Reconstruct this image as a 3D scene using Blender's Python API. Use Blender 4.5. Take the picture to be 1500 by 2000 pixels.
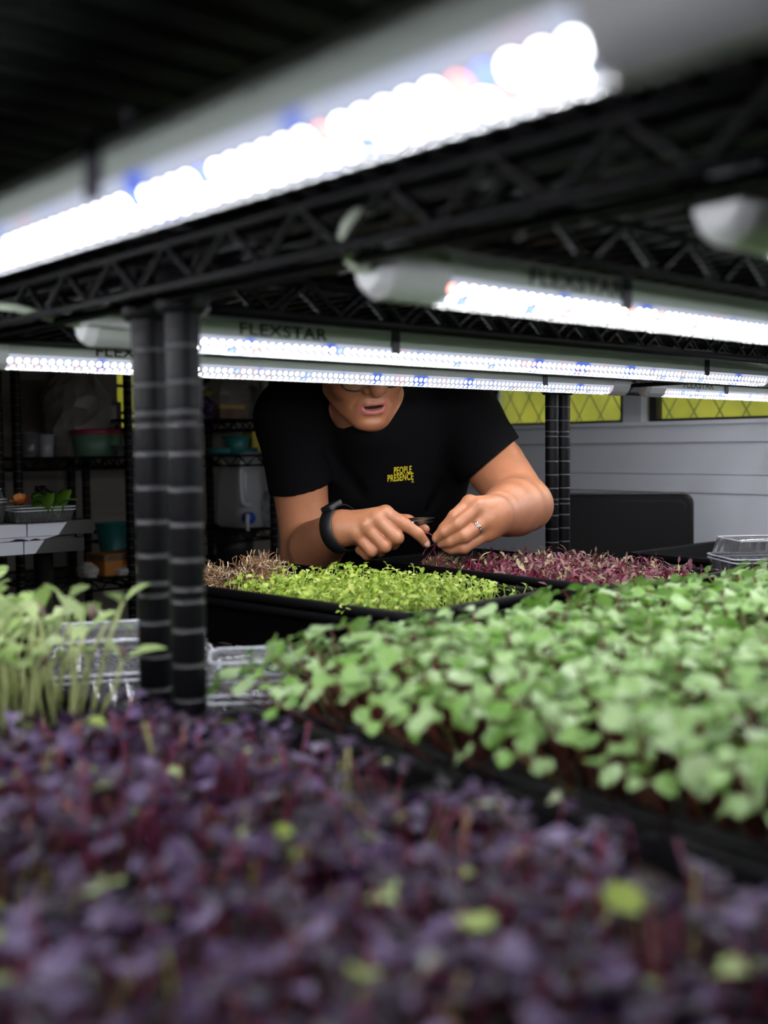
import bpy, math, random
import numpy as np
from mathutils import Vector, Matrix
from mathutils.bvhtree import BVHTree

# ------------------------------------------------------------------ camera, world, exposure
EYE = 1.12                       # camera height above the floor
F_PX, TILT, ROLL = 2111.3, 0.0593, -0.010
TH = 0.7366                      # direction of the rack rows against the picture plane
LX, LY = -0.1429, 0.7791         # corner post where the racks meet
scene = bpy.context.scene
for o in list(bpy.data.objects): bpy.data.objects.remove(o)
COL = scene.collection
cam_d = bpy.data.cameras.new('camera'); cam = bpy.data.objects.new('camera', cam_d); COL.objects.link(cam)
cam_d.sensor_fit = 'VERTICAL'; cam_d.sensor_height = 36.0; cam_d.sensor_width = 27.0
cam_d.lens = 36.0 * F_PX / 2000.0
cam.matrix_world = Matrix.Translation((0, 0, EYE)) @ Matrix.Rotation(math.pi / 2 - TILT, 4, 'X') @ Matrix.Rotation(ROLL, 4, 'Z')
cam_d.dof.use_dof = True; cam_d.dof.focus_distance = 1.74; cam_d.dof.aperture_fstop = 4.2
cam_d.clip_start = 0.02
scene.camera = cam
w = bpy.data.worlds.new('daylight'); scene.world = w; w.use_nodes = True
w.node_tree.nodes['Background'].inputs[0].default_value = (0.93, 1.0, 0.98, 1)
w.node_tree.nodes['Background'].inputs[1].default_value = 6.5
vs = scene.view_settings
vs.view_transform = 'Standard'; vs.look = 'None'; vs.exposure = -0.08; vs.gamma = 1.0; vs.use_curve_mapping = False
try:
    scene.cycles.use_denoising = True
    scene.cycles.sample_clamp_indirect = 6.0
    scene.cycles.max_bounces = 5; scene.cycles.diffuse_bounces = 3; scene.cycles.glossy_bounces = 2; scene.cycles.transmission_bounces = 3
    scene.cycles.transparent_max_bounces = 12
    scene.cycles.use_light_tree = False; scene.cycles.use_adaptive_sampling = True; scene.cycles.adaptive_threshold = 0.03
    scene.cycles.caustics_reflective = False; scene.cycles.caustics_refractive = False
except Exception: pass
LED_POWER = 100.0
LED_SIDE = 20.0

# ------------------------------------------------------------------ places
CT, ST = math.cos(TH), math.sin(TH)
def uvw(u, v, z=0.0):            # rack coordinates (z against the eye) -> world
    return Vector((LX + CT * u - ST * v, LY + ST * u + CT * v, EYE + z))
def ray(px, py):
    a, b = px - 750.0, 1000.0 - py
    A = a * math.cos(ROLL) - b * math.sin(ROLL); B = a * math.sin(ROLL) + b * math.cos(ROLL)
    return Vector((A / F_PX, math.cos(TILT) + B / F_PX * math.sin(TILT), -math.sin(TILT) + B / F_PX * math.cos(TILT)))
def at(px, py, Y):               # a point of the photograph at the depth Y where the thing stands
    d = ray(px, py); return Vector((d.x * Y / d.y, Y, EYE + d.z * Y / d.y))
def on_v(px, py, v):
    d = ray(px, py); n = Vector((-ST, CT, 0)); t = (v + n.dot(Vector((LX, LY, 0)))) / n.dot(d)
    p = d * t; p.z += EYE; return p
def on_u(px, py, u):
    d = ray(px, py); n = Vector((CT, ST, 0)); t = (u + n.dot(Vector((LX, LY, 0)))) / n.dot(d)
    p = d * t; p.z += EYE; return p
def to_uv(p):
    dx, dy = p.x - LX, p.y - LY; return (CT * dx + ST * dy, -ST * dx + CT * dy)

# ------------------------------------------------------------------ materials
def mat(name, col, rough=0.5, metal=0.0, spec=0.5, bump=0.0, bscale=60.0, var=0.0, vscale=8.0, col2=None,
        emit=None, estr=0.0, sss=0.0, trans=0.0, translucent=0.0, alpha=1.0, rand=0.0, coat=0.0):
    m = bpy.data.materials.new(name); m.use_nodes = True; nt = m.node_tree; b = nt.nodes['Principled BSDF']
    b.inputs['Base Color'].default_value = (*col, 1); b.inputs['Roughness'].default_value = rough
    b.inputs['Metallic'].default_value = metal; b.inputs['Specular IOR Level'].default_value = spec
    b.inputs['Coat Weight'].default_value = coat
    if sss:
        b.inputs['Subsurface Weight'].default_value = sss; b.inputs['Subsurface Radius'].default_value = (0.012, 0.004, 0.002)
        b.inputs['Subsurface Scale'].default_value = 0.6
    b.inputs['Transmission Weight'].default_value = trans; b.inputs['Alpha'].default_value = alpha
    if emit:
        b.inputs['Emission Color'].default_value = (*emit, 1); b.inputs['Emission Strength'].default_value = estr
    if var or col2 or rand:
        if rand:
            g = nt.nodes.new('ShaderNodeNewGeometry'); oi = nt.nodes.new('ShaderNodeObjectInfo')
            ad = nt.nodes.new('ShaderNodeMath'); ad.operation = 'ADD'
            fr = nt.nodes.new('ShaderNodeMath'); fr.operation = 'FRACT'
            nt.links.new(g.outputs['Random Per Island'], ad.inputs[0]); nt.links.new(oi.outputs['Random'], ad.inputs[1])
            nt.links.new(ad.outputs[0], fr.inputs[0]); fac = fr.outputs[0]
        else:
            tc = nt.nodes.new('ShaderNodeTexCoord'); n = nt.nodes.new('ShaderNodeTexNoise'); n.inputs['Scale'].default_value = vscale
            n.inputs['Detail'].default_value = 5; nt.links.new(tc.outputs['Object'], n.inputs['Vector']); fac = n.outputs['Fac']
        r = nt.nodes.new('ShaderNodeValToRGB')
        c2 = col2 if col2 else tuple(max(0, c * (1 - var)) for c in col)
        c1 = col if col2 else tuple(min(1, c * (1 + var)) for c in col)
        if isinstance(rand, (list, tuple)):
            r.color_ramp.interpolation = 'LINEAR'
            e = r.color_ramp.elements
            while len(e) < len(rand): e.new(0.5)
            for i, (p, c) in enumerate(rand): e[i].position = p; e[i].color = (*c, 1)
        else:
            r.color_ramp.elements[0].position = 0.3 if not rand else 0.0; r.color_ramp.elements[1].position = 0.7 if not rand else 1.0
            r.color_ramp.elements[0].color = (*c2, 1); r.color_ramp.elements[1].color = (*c1, 1)
        nt.links.new(fac, r.inputs[0]); nt.links.new(r.outputs[0], b.inputs['Base Color'])
        colsock = r.outputs[0]
    else: colsock = None
    if bump:
        tc = nt.nodes.new('ShaderNodeTexCoord'); n = nt.nodes.new('ShaderNodeTexNoise'); n.inputs['Scale'].default_value = bscale
        n.inputs['Detail'].default_value = 6; nt.links.new(tc.outputs['Object'], n.inputs['Vector'])
        bp = nt.nodes.new('ShaderNodeBump'); bp.inputs['Strength'].default_value = bump; bp.inputs['Distance'].default_value = 0.004
        nt.links.new(n.outputs['Fac'], bp.inputs['Height']); nt.links.new(bp.outputs[0], b.inputs['Normal'])
    if translucent:
        t = nt.nodes.new('ShaderNodeBsdfTranslucent'); t.inputs[0].default_value = (*[min(1, c * 1.25) for c in col], 1)
        if colsock: nt.links.new(colsock, t.inputs[0])
        mx = nt.nodes.new('ShaderNodeMixShader'); mx.inputs[0].default_value = translucent
        out = nt.nodes['Material Output']
        nt.links.new(b.outputs[0], mx.inputs[1]); nt.links.new(t.outputs[0], mx.inputs[2]); nt.links.new(mx.outputs[0], out.inputs[0])
    return m
def clear_plastic(name, tint, haze=0.12, rough=0.12):
    m = bpy.data.materials.new(name); m.use_nodes = True; nt = m.node_tree; nt.nodes.remove(nt.nodes['Principled BSDF'])
    out = nt.nodes['Material Output']
    tr = nt.nodes.new('ShaderNodeBsdfTransparent'); tr.inputs[0].default_value = (*tint, 1)
    gl = nt.nodes.new('ShaderNodeBsdfGlossy'); gl.inputs[0].default_value = (1, 1, 1, 1); gl.inputs[1].default_value = rough
    df = nt.nodes.new('ShaderNodeBsdfDiffuse'); df.inputs[0].default_value = (0.75, 0.76, 0.8, 1)
    fr = nt.nodes.new('ShaderNodeFresnel'); fr.inputs[0].default_value = 1.5
    m1 = nt.nodes.new('ShaderNodeMixShader'); m1.inputs[0].default_value = haze
    nt.links.new(tr.outputs[0], m1.inputs[1]); nt.links.new(df.outputs[0], m1.inputs[2])
    m2 = nt.nodes.new('ShaderNodeMixShader'); nt.links.new(fr.outputs[0], m2.inputs[0])
    nt.links.new(m1.outputs[0], m2.inputs[1]); nt.links.new(gl.outputs[0], m2.inputs[2]); nt.links.new(m2.outputs[0], out.inputs[0])
    return m
def emission(name, col, s):
    m = bpy.data.materials.new(name); m.use_nodes = True; nt = m.node_tree; nt.nodes.remove(nt.nodes['Principled BSDF'])
    e = nt.nodes.new('ShaderNodeEmission'); e.inputs[0].default_value = (*col, 1); e.inputs[1].default_value = s
    nt.links.new(e.outputs[0], nt.nodes['Material Output'].inputs[0]); return m

M = dict(
    black_wire=mat('black_epoxy_wire', (0.0022, 0.0022, 0.0028), 0.42, spec=0.13),
    black_post=mat('black_epoxy_post', (0.0030, 0.0030, 0.0040), 0.45, spec=0.12),
    groove=mat('post_groove', (0.045, 0.045, 0.05), 0.5),
    tray=mat('black_tray_plastic', (0.0024, 0.0024, 0.0030), 0.5, spec=0.10),
    soil=mat('coir_soil', (0.075, 0.035, 0.015), 0.95, var=0.6, vscale=90, bump=0.8, bscale=200),
    soil_dark=mat('wet_soil', (0.018, 0.009, 0.006), 0.95, var=0.6, vscale=90, bump=0.8, bscale=200),
    root=mat('pale_root', (0.42, 0.29, 0.17), 0.7, rand=[(0, (0.14, 0.06, 0.022)), (0.6, (0.34, 0.18, 0.08)), (1, (0.80, 0.72, 0.52))]),
    housing=mat('lamp_housing', (0.36, 0.405, 0.375), 0.32, spec=0.5, emit=(0.80, 0.95, 0.82), estr=0.018),  # faint glow stands in for lamp light coming through the plastic
    cap=mat('lamp_end_cap', (0.50, 0.52, 0.53), 0.35),
    cordm=mat('pale_cord', (0.55, 0.62, 0.50), 0.45),
    ink=mat('black_print', (0.012, 0.012, 0.014), 0.5),
    clip=mat('dark_clip', (0.035, 0.03, 0.045), 0.4),
    led_w=emission('led_white', (0.93, 0.95, 1.0), LED_SIDE), led_b=emission('led_blue', (0.10, 0.16, 1.0), LED_SIDE * 0.4), led_d=emission('led_down', (0.95, 0.96, 1.0), LED_POWER),
    led_r=emission('led_red', (1.0, 0.30, 0.25), LED_SIDE * 0.3),
    skin=mat('skin', (0.45, 0.185, 0.092), 0.42, var=0.10, vscale=28, bump=0.10, bscale=260),
    lip=mat('lips', (0.46, 0.15, 0.125), 0.35), mouth=mat('mouth_inside', (0.02, 0.008, 0.007), 0.8),
    nail=mat('nail', (0.60, 0.34, 0.27), 0.25),
    shirt=mat('black_cotton', (0.0035, 0.0035, 0.0042), 0.9, spec=0.08, bump=0.2, bscale=400),
    trousers=mat('dark_trousers', (0.02, 0.021, 0.025), 0.85), shoe=mat('shoe', (0.03, 0.03, 0.03), 0.5),
    hair=mat('dark_hair', (0.012, 0.009, 0.007), 0.5),
    yellow=mat('yellow_print', (0.72, 0.60, 0.02), 0.7),
    gl_black=mat('black_rim', (0.008, 0.008, 0.01), 0.2), white=mat('white', (0.8, 0.8, 0.78), 0.4),
    silver=mat('silver', (0.85, 0.85, 0.87), 0.16, metal=1.0), steel=mat('stainless', (0.13, 0.127, 0.124), 0.34, metal=1.0, bump=0.05, bscale=30),
    blade=mat('blade_steel', (0.22, 0.22, 0.22), 0.28, metal=1.0),
    watch=mat('watch_band', (0.008, 0.008, 0.010), 0.5), watch_face=mat('watch_glass', (0.02, 0.02, 0.025), 0.06, coat=1.0),
    film=mat('white_film', (0.80, 0.82, 0.90), 0.3), blue=mat('blue_stripe', (0.01, 0.02, 0.22), 0.4),
    clear=clear_plastic('clear_plastic', (0.95, 0.95, 0.97)), frosted=clear_plastic('frosted_plastic', (0.80, 0.80, 0.78), 0.35, 0.3),
    wall=mat('beige_wall', (0.21, 0.188, 0.155), 0.9, var=0.08, vscale=3, bump=0.1),
    board=mat('grey_painted_board', (0.74, 0.76, 0.82), 0.6, var=0.05, vscale=4, bump=0.15, bscale=20),
    floor=mat('concrete_floor', (0.16, 0.15, 0.14), 0.8, var=0.2, vscale=4), ceil=mat('ceiling_paint', (0.25, 0.24, 0.22), 0.9),
    post_white=mat('window_post', (0.50, 0.52, 0.55), 0.5), dark=mat('dark_frame', (0.012, 0.012, 0.013), 0.5),
    tarp=mat('yellow_green_tarp', (0.56, 0.51, 0.13), 0.8, col2=(0.40, 0.39, 0.10), vscale=7, translucent=0.4),
    fencew=mat('fence_wire', (0.16, 0.19, 0.06), 0.6),
    glass=clear_plastic('window_glass', (0.93, 0.96, 0.92), 0.02, 0.05),
    pad=mat('black_pad', (0.003, 0.003, 0.0035), 0.6, spec=0.15), pad_edge=mat('pad_edge', (0.02, 0.02, 0.022), 0.4),
    teal=mat('teal_plastic', (0.015, 0.16, 0.15), 0.4), green_tub=mat('green_tub', (0.10, 0.20, 0.13), 0.45),
    red=mat('red_plastic', (0.32, 0.02, 0.05), 0.4), paper=mat('paper_cup', (0.55, 0.57, 0.52), 0.7),
    logo=mat('blue_logo', (0.015, 0.12, 0.25), 0.6), tap_blue=mat('blue_tap', (0.01, 0.05, 0.40), 0.35),
    orange=mat('orange_pack', (0.45, 0.16, 0.02), 0.5), brown=mat('brown_pack', (0.16, 0.09, 0.05), 0.6, var=0.4, vscale=20),
    yellowbox=mat('yellow_card', (0.55, 0.45, 0.06), 0.7), purple_bag=mat('dark_purple_bag', (0.03, 0.015, 0.06), 0.5),
    bag=mat('crumpled_bag', (0.26, 0.24, 0.21), 0.4, bump=0.6, bscale=25), tan=mat('tan_box', (0.45, 0.28, 0.11), 0.7),
    whitepack=mat('white_pack', (0.5, 0.48, 0.45), 0.5, bump=0.3, bscale=30), pink=mat('pink_cup', (0.55, 0.18, 0.22), 0.4),
    purple_leaf=mat('purple_leaf', (0.10, 0.03, 0.13), 0.42, spec=0.4, translucent=0.2,
        rand=[(0, (0.012, 0.003, 0.014)), (0.40, (0.032, 0.011, 0.044)), (0.75, (0.072, 0.034, 0.108)), (0.95, (0.19, 0.14, 0.26)), (0.965, (0.34, 0.40, 0.22)), (1, (0.32, 0.42, 0.06))]),  # palest lavender tones put the highlights of lit leaves into the colour
    purple_stem=mat('purple_stem', (0.30, 0.06, 0.14), 0.45, translucent=0.25, rand=[(0, (0.17, 0.018, 0.07)), (0.7, (0.27, 0.05, 0.11)), (0.90, (0.36, 0.15, 0.12)), (0.97, (0.42, 0.40, 0.14)), (1, (0.45, 0.45, 0.14))]),
    radish_leaf=mat('radish_leaf', (0.30, 0.50, 0.20), 0.38, spec=0.55, translucent=0.28, coat=0.1,
        rand=[(0, (0.14, 0.31, 0.04)), (0.5, (0.27, 0.46, 0.125)), (1, (0.44, 0.60, 0.30))]),
    radish_stem=mat('radish_stem', (0.28, 0.07, 0.04), 0.5, translucent=0.2, rand=[(0, (0.09, 0.012, 0.012)), (0.8, (0.17, 0.04, 0.025)), (1, (0.34, 0.36, 0.14))]),
    cress_leaf=mat('cress_leaf', (0.32, 0.55, 0.06), 0.42, translucent=0.3, rand=[(0, (0.20, 0.36, 0.035)), (0.6, (0.38, 0.50, 0.06)), (1, (0.58, 0.64, 0.17))]),
    cress_stem=mat('cress_stem', (0.50, 0.62, 0.14), 0.45, translucent=0.3),
    beet_leaf=mat('beet_leaf', (0.30, 0.09, 0.14), 0.42, translucent=0.2, rand=[(0, (0.10, 0.012, 0.035)), (0.45, (0.25, 0.07, 0.12)), (0.75, (0.26, 0.20, 0.11)), (1, (0.42, 0.40, 0.22))]),
    beet_stem=mat('beet_stem', (0.28, 0.008, 0.055), 0.4, translucent=0.2),
    sun_leaf=mat('sunflower_leaf', (0.48, 0.62, 0.26), 0.4, translucent=0.3, rand=[(0, (0.36, 0.52, 0.16)), (1, (0.58, 0.70, 0.36))]),
    sun_stem=mat('sunflower_stem', (0.55, 0.60, 0.28), 0.45, translucent=0.3), hull=mat('seed_hull', (0.20, 0.13, 0.12), 0.6),
    salad_green=mat('salad_green', (0.12, 0.26, 0.025), 0.45, translucent=0.25), salad_dark=mat('dark_leaf', (0.012, 0.008, 0.012), 0.5),
    petal=mat('orange_petal', (0.65, 0.13, 0.03), 0.5, translucent=0.2, rand=[(0, (0.55, 0.08, 0.03)), (1, (0.75, 0.36, 0.08))]),
    held=mat('held_beet_stem', (0.22, 0.012, 0.05), 0.4),
)
# the lamp lens: white with faint blue and pink stretches along its length, as the mixed diodes tint it
def lens_mat():
    m = bpy.data.materials.new('lamp_lens'); m.use_nodes = True; nt = m.node_tree; nt.nodes.remove(nt.nodes['Principled BSDF'])
    e = nt.nodes.new('ShaderNodeEmission'); e.inputs[1].default_value = 0.85
    tc = nt.nodes.new('ShaderNodeTexCoord'); sx = nt.nodes.new('ShaderNodeSeparateXYZ'); nt.links.new(tc.outputs['Object'], sx.inputs[0])
    n = nt.nodes.new('ShaderNodeTexNoise'); n.noise_dimensions = '1D'; n.inputs['Scale'].default_value = 22; n.inputs['Detail'].default_value = 1
    nt.links.new(sx.outputs[0], n.inputs['W'])
    r = nt.nodes.new('ShaderNodeValToRGB'); el = r.color_ramp.elements
    el[0].position = 0.30; el[0].color = (0.16, 0.26, 1.0, 1); el[1].position = 0.40; el[1].color = (0.66, 0.73, 0.95, 1)
    x = el.new(0.62); x.color = (0.70, 0.74, 0.90, 1); x = el.new(0.74); x.color = (0.80, 0.68, 0.84, 1)
    nt.links.new(n.outputs['Fac'], r.inputs[0]); nt.links.new(r.outputs[0], e.inputs[0])
    nt.links.new(e.outputs[0], nt.nodes['Material Output'].inputs[0]); return m
M['lens'] = lens_mat()

# ------------------------------------------------------------------ mesh helpers
class MB:
    def __init__(s): s.v = []; s.f = []; s.m = []
    def add(s, vs, fs, mi=0):
        n = len(s.v); s.v += [tuple(p) for p in vs]; s.f += [tuple(n + i for i in f) for f in fs]; s.m += [mi] * len(fs); return s
    def box(s, lo, hi, mi=0, mtx=None):
        vs = [Vector((x, y, z)) for z in (lo[2], hi[2]) for y in (lo[1], hi[1]) for x in (lo[0], hi[0])]
        if mtx: vs = [mtx @ p for p in vs]
        return s.add(vs, [(0, 2, 3, 1), (4, 5, 7, 6), (0, 1, 5, 4), (2, 6, 7, 3), (0, 4, 6, 2), (1, 3, 7, 5)], mi)
    def tube(s, pts, r, n=6, mi=0, caps=True, closed=False):
        pts = [Vector(p) for p in pts]; rs = r if isinstance(r, (list, tuple)) else [r] * len(pts)
        N = len(pts); ref = None; rings = []
        for i, p in enumerate(pts):
            if closed: t = pts[(i + 1) % N] - pts[i - 1]
            else: t = pts[min(i + 1, N - 1)] - pts[max(i - 1, 0)]
            t.normalize()
            if ref is None: ref = Vector((0, 0, 1)) if abs(t.z) < 0.9 else Vector((1, 0, 0))
            a = t.cross(ref)
            if a.length < 1e-6: a = t.orthogonal()
            a.normalize(); b = a.cross(t); ref = b
            rings.append([p + (a * math.cos(2 * math.pi * k / n) + b * math.sin(2 * math.pi * k / n)) * rs[i] for k in range(n)])
        vs = [q for ring in rings for q in ring]; fs = []
        for i in range(N if closed else N - 1):
            j = (i + 1) % N
            for k in range(n):
                k2 = (k + 1) % n; fs.append((i * n + k, j * n + k, j * n + k2, i * n + k2))
        if caps and not closed: fs += [tuple(range(n)), tuple(reversed(range((N - 1) * n, N * n)))]
        return s.add(vs, fs, mi)
    def lathe(s, prof, n=16, mi=0, mis=None, cx=0, cy=0, sq=1.0):
        vs = []
        for r, z in prof:
            vs += [(cx + r * math.cos(2 * math.pi * k / n), cy + r * sq * math.sin(2 * math.pi * k / n), z) for k in range(n)]
        base = len(s.v); s.v += vs
        for i in range(len(prof) - 1):
            for k in range(n):
                k2 = (k + 1) % n
                s.f.append((base + i * n + k, base + i * n + k2, base + (i + 1) * n + k2, base + (i + 1) * n + k)); s.m.append(mis[i] if mis else mi)
        if prof[0][0] > 1e-5: s.f.append(tuple(base + k for k in reversed(range(n)))); s.m.append(mis[0] if mis else mi)
        if prof[-1][0] > 1e-5: s.f.append(tuple(base + (len(prof) - 1) * n + k for k in range(n))); s.m.append(mis[-1] if mis else mi)
        return s
    def loft(s, rings, mi=0, cap=True):
        n = len(rings[0]); vs = [p for r in rings for p in r]; fs = []
        for i in range(len(rings) - 1):
            for k in range(n): fs.append((i * n + k, i * n + (k + 1) % n, (i + 1) * n + (k + 1) % n, (i + 1) * n + k))
        if cap: fs += [tuple(reversed(range(n))), tuple(range((len(rings) - 1) * n, len(rings) * n))]
        return s.add(vs, fs, mi)
    def ellipsoid(s, c, r, nu=10, nv=7, mi=0, mtx=None):
        c = Vector(c); vs = []; fs = []
        for j in range(nv + 1):
            ph = math.pi * j / nv - math.pi / 2
            for i in range(nu):
                th = 2 * math.pi * i / nu
                p = Vector((r[0] * math.cos(ph) * math.cos(th), r[1] * math.cos(ph) * math.sin(th), r[2] * math.sin(ph)))
                vs.append(c + (mtx @ p if mtx else p))
        for j in range(nv):
            for i in range(nu): fs.append((j * nu + i, j * nu + (i + 1) % nu, (j + 1) * nu + (i + 1) % nu, (j + 1) * nu + i))
        return s.add(vs, fs, mi)
    def mesh(s, name, mats, smooth=False):
        me = bpy.data.meshes.new(name); me.from_pydata([tuple(p) for p in s.v], [], s.f)
        for m in (mats if isinstance(mats, (list, tuple)) else [mats]): me.materials.append(m)
        if any(s.m): me.polygons.foreach_set('material_index', s.m)
        if smooth: me.polygons.foreach_set('use_smooth', [True] * len(s.f))
        me.update(); return me
    def build(s, name, mats, parent=None, smooth=False): return link(name, s.mesh(name, mats, smooth), parent)
def link(name, me, parent=None):
    o = bpy.data.objects.new(name, me); COL.objects.link(o)
    if parent: o.parent = parent
    return o
def tag(o, label, cat, group=None, kind=None):
    o['label'] = label; o['category'] = cat
    if group: o['group'] = group
    if kind: o['kind'] = kind
    return o
def thing(name, label, cat, loc=(0, 0, 0), rz=0.0, group=None):
    o = bpy.data.objects.new(name, None); COL.objects.link(o); o.location = loc; o.rotation_euler = (0, 0, rz)
    o.empty_display_size = 0.02
    return tag(o, label, cat, group)
def structure(o): o['kind'] = 'structure'; return o
def rounded_rect(hx, hy, r, z, n=4):
    out = []
    for cx, cy, a0 in ((hx - r, hy - r, 0), (-hx + r, hy - r, 90), (-hx + r, -hy + r, 180), (hx - r, -hy + r, 270)):
        for k in range(n + 1):
            a = math.radians(a0 + 90 * k / n); out.append(Vector((cx + r * math.cos(a), cy + r * math.sin(a), z)))
    return out
def letters(text, size, bold=0.03, stretch=1.0, gap=1.0):
    cu = bpy.data.curves.new('lettering', 'FONT'); cu.body = text; cu.size = size; cu.offset = bold * size
    cu.space_character = gap; cu.align_x = 'LEFT'; cu.resolution_u = 3
    o = bpy.data.objects.new('lettering', cu); COL.objects.link(o)
    me = bpy.data.meshes.new_from_object(o.evaluated_get(bpy.context.evaluated_depsgraph_get()))
    bpy.data.objects.remove(o)
    for v in me.vertices: v.co.x *= stretch
    return me
RNG = random.Random(7)

# ------------------------------------------------------------------ the room
def in_uv(o): o.location = (LX, LY, 0); o.rotation_euler = (0, 0, TH); return o
U_W, V_W, U_L, V_F, H_C = 2.15, 2.60, -1.8, -2.0, 2.5
def vv(px): return to_uv(on_u(px, 836, U_W))[1]
def uu(px, v=V_W): return to_uv(on_v(px, 800, v))[0]
structure(in_uv(MB().box((U_L, V_F, -0.1), (U_W + 0.1, V_W + 0.1, 0)).build('floor', M['floor'])))
structure(in_uv(MB().box((U_L, V_F, H_C), (U_W + 0.1, V_W + 0.1, H_C + 0.1)).build('ceiling', M['ceil'])))
structure(in_uv(MB().box((U_L - 0.1, V_F, 0), (U_L, V_W + 0.1, H_C)).build('wall_left', M['wall'])))
structure(in_uv(MB().box((U_L, V_F - 0.1, 0), (U_W + 0.1, V_F, H_C)).build('wall_front', M['wall'])))
LEDGE = on_u(1120, 836, U_W).z
WTOP = LEDGE + 0.70
v_a, v_b, v_c, v_d = vv(1500) - 0.7, vv(1268), vv(1208), vv(938)
wr = MB(); D = 0.1
wr.box((U_W, V_F, 0), (U_W + D, V_W + 0.1, LEDGE - 0.004)); wr.box((U_W, V_F, WTOP), (U_W + D, V_W + 0.1, H_C))
wr.box((U_W, V_F, LEDGE - 0.004), (U_W + D, v_a, WTOP)); wr.box((U_W, v_d, LEDGE - 0.004), (U_W + D, V_W + 0.1, WTOP))
wall_r = structure(in_uv(wr.build('wall_right', M['board'])))
zs = [LEDGE] + [on_u(1120, y, U_W).z for y in (868, 924, 957)] + [0.42, 0.0]
for i in range(len(zs) - 1):
    j = (0.016, 0.010, 0.013, 0.009, 0.008)[i]
    MB().box((U_W - j, V_F, zs[i + 1] + 0.0025), (U_W - 0.0005, V_W - 0.002, zs[i])).build('plank', M['board'], wall_r)
MB().box((U_W - 0.022, v_a, LEDGE + 0.001), (U_W + 0.06, v_d, LEDGE + 0.012)).build('sill', M['board'], wall_r)
# window bay divider: pale post with dark strips
MB().box((U_W + 0.005, vv(1250), LEDGE + 0.012), (U_W + 0.07, vv(1214), WTOP)).build('trim', M['post_white'], wall_r)
for n, (a, b) in enumerate(((v_a, vv(1256)), (vv(1212), v_d))):
    fr = MB(); t = 0.022
    fr.box((U_W + 0.03, a, LEDGE + 0.012), (U_W + 0.06, a + t, WTOP)); fr.box((U_W + 0.03, b - t, LEDGE + 0.012), (U_W + 0.06, b, WTOP))
    fr.box((U_W + 0.03, a, WTOP - t), (U_W + 0.06, b, WTOP)); fr.box((U_W + 0.03, a, LEDGE + 0.012), (U_W + 0.06, b, LEDGE + 0.02))
    wo = structure(in_uv(fr.build('window_%d' % (n + 1), M['dark'])))
    MB().box((U_W + 0.043, a + t, LEDGE + 0.02), (U_W + 0.047, b - t, WTOP - t)).build('pane', M['glass'], wo)
# back wall with its small window
ua, ub = uu(228), uu(335); za, zb = on_v(265, 846, V_W).z, on_v(265, 846, V_W).z + 0.62
wb = MB()
wb.box((U_L, V_W, 0), (ua, V_W + 0.1, H_C)); wb.box((ub, V_W, 0), (U_W + 0.1, V_W + 0.1, H_C))
wb.box((ua, V_W, 0), (ub, V_W + 0.1, za)); wb.box((ua, V_W, zb), (ub, V_W + 0.1, H_C))
structure(in_uv(wb.build('wall_back', M['wall'])))
fr = MB()
for a, b, c, d in ((ua, za, ua + 0.02, zb), (ub - 0.02, za, ub, zb), (ua, za, ub, za + 0.02), (ua, zb - 0.02, ub, zb)):
    fr.box((a, V_W + 0.03, b), (c, V_W + 0.06, d))
w3 = structure(in_uv(fr.build('window_3', M['dark'])))
for y in (806, 753):
    z = on_v(265, y, V_W).z; MB().box((ua, V_W + 0.032, z - 0.005), (ub, V_W + 0.055, z + 0.005)).build('glazing_bar', M['dark'], w3)
MB().box((ua, V_W + 0.043, za), (ub, V_W + 0.046, zb)).build('pane', M['glass'], w3)
# outside: fence and sheeting
def sheet(name, a, b, z0, z1, label):
    b_ = MB(); n = 40; a = Vector(a); b = Vector(b); nrm = Vector((-(b - a).y, (b - a).x, 0)).normalized(); rows = []
    for i in range(n + 1):
        p = a.lerp(b, i / n); rows.append([p + nrm * (0.025 * math.sin(i * 1.7 + j * 0.6)) + Vector((0, 0, z0 + (z1 - z0) * j / 8)) for j in range(9)])
    vs = [q for r in rows for q in r]; b_.add(vs, [(i * 9 + j, (i + 1) * 9 + j, (i + 1) * 9 + j + 1, i * 9 + j + 1) for i in range(n) for j in range(8)])
    o = b_.build(name, M['tarp'], smooth=True)
    md = o.modifiers.new('thickness', 'SOLIDIFY'); md.thickness = 0.002
    in_uv(o); return tag(o, label, 'sheeting')
sheet('shade_sheet', (2.62, -1.6, 0), (2.62, 3.2, 0), 0.2, 2.3, 'yellow-green sheeting outside, seen through the long grey wall windows')
sheet('shade_sheet', (-0.6, 3.0, 0), (2.3, 3.0, 0), 0.2, 2.3, 'yellow-green sheeting outside, seen through the small barred window')
fence = thing('chain_link_fence', 'diamond wire fence outside, before the yellow-green sheeting on the window side', 'fence', (LX, LY, 0), TH)
zf0, zf1, fv0, fv1, fu = 0.75, 1.95, -0.4, 2.35, 2.34
H_ = zf1 - zf0; run = H_ * 0.62
wm = {}
for s_ in (-1, 1):
    b_ = MB(); b_.tube([(0, 0, 0), (0, s_ * run, H_)], 0.0022, 5); wm[s_] = b_.mesh('fence_wire', M['fencew'])
k = fv0
while k < fv1:
    o = link('wire', wm[1], fence); o.location = (fu, k, zf0); o = link('wire', wm[-1], fence); o.location = (fu + 0.004, k + run, zf0); k += 0.082

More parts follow.
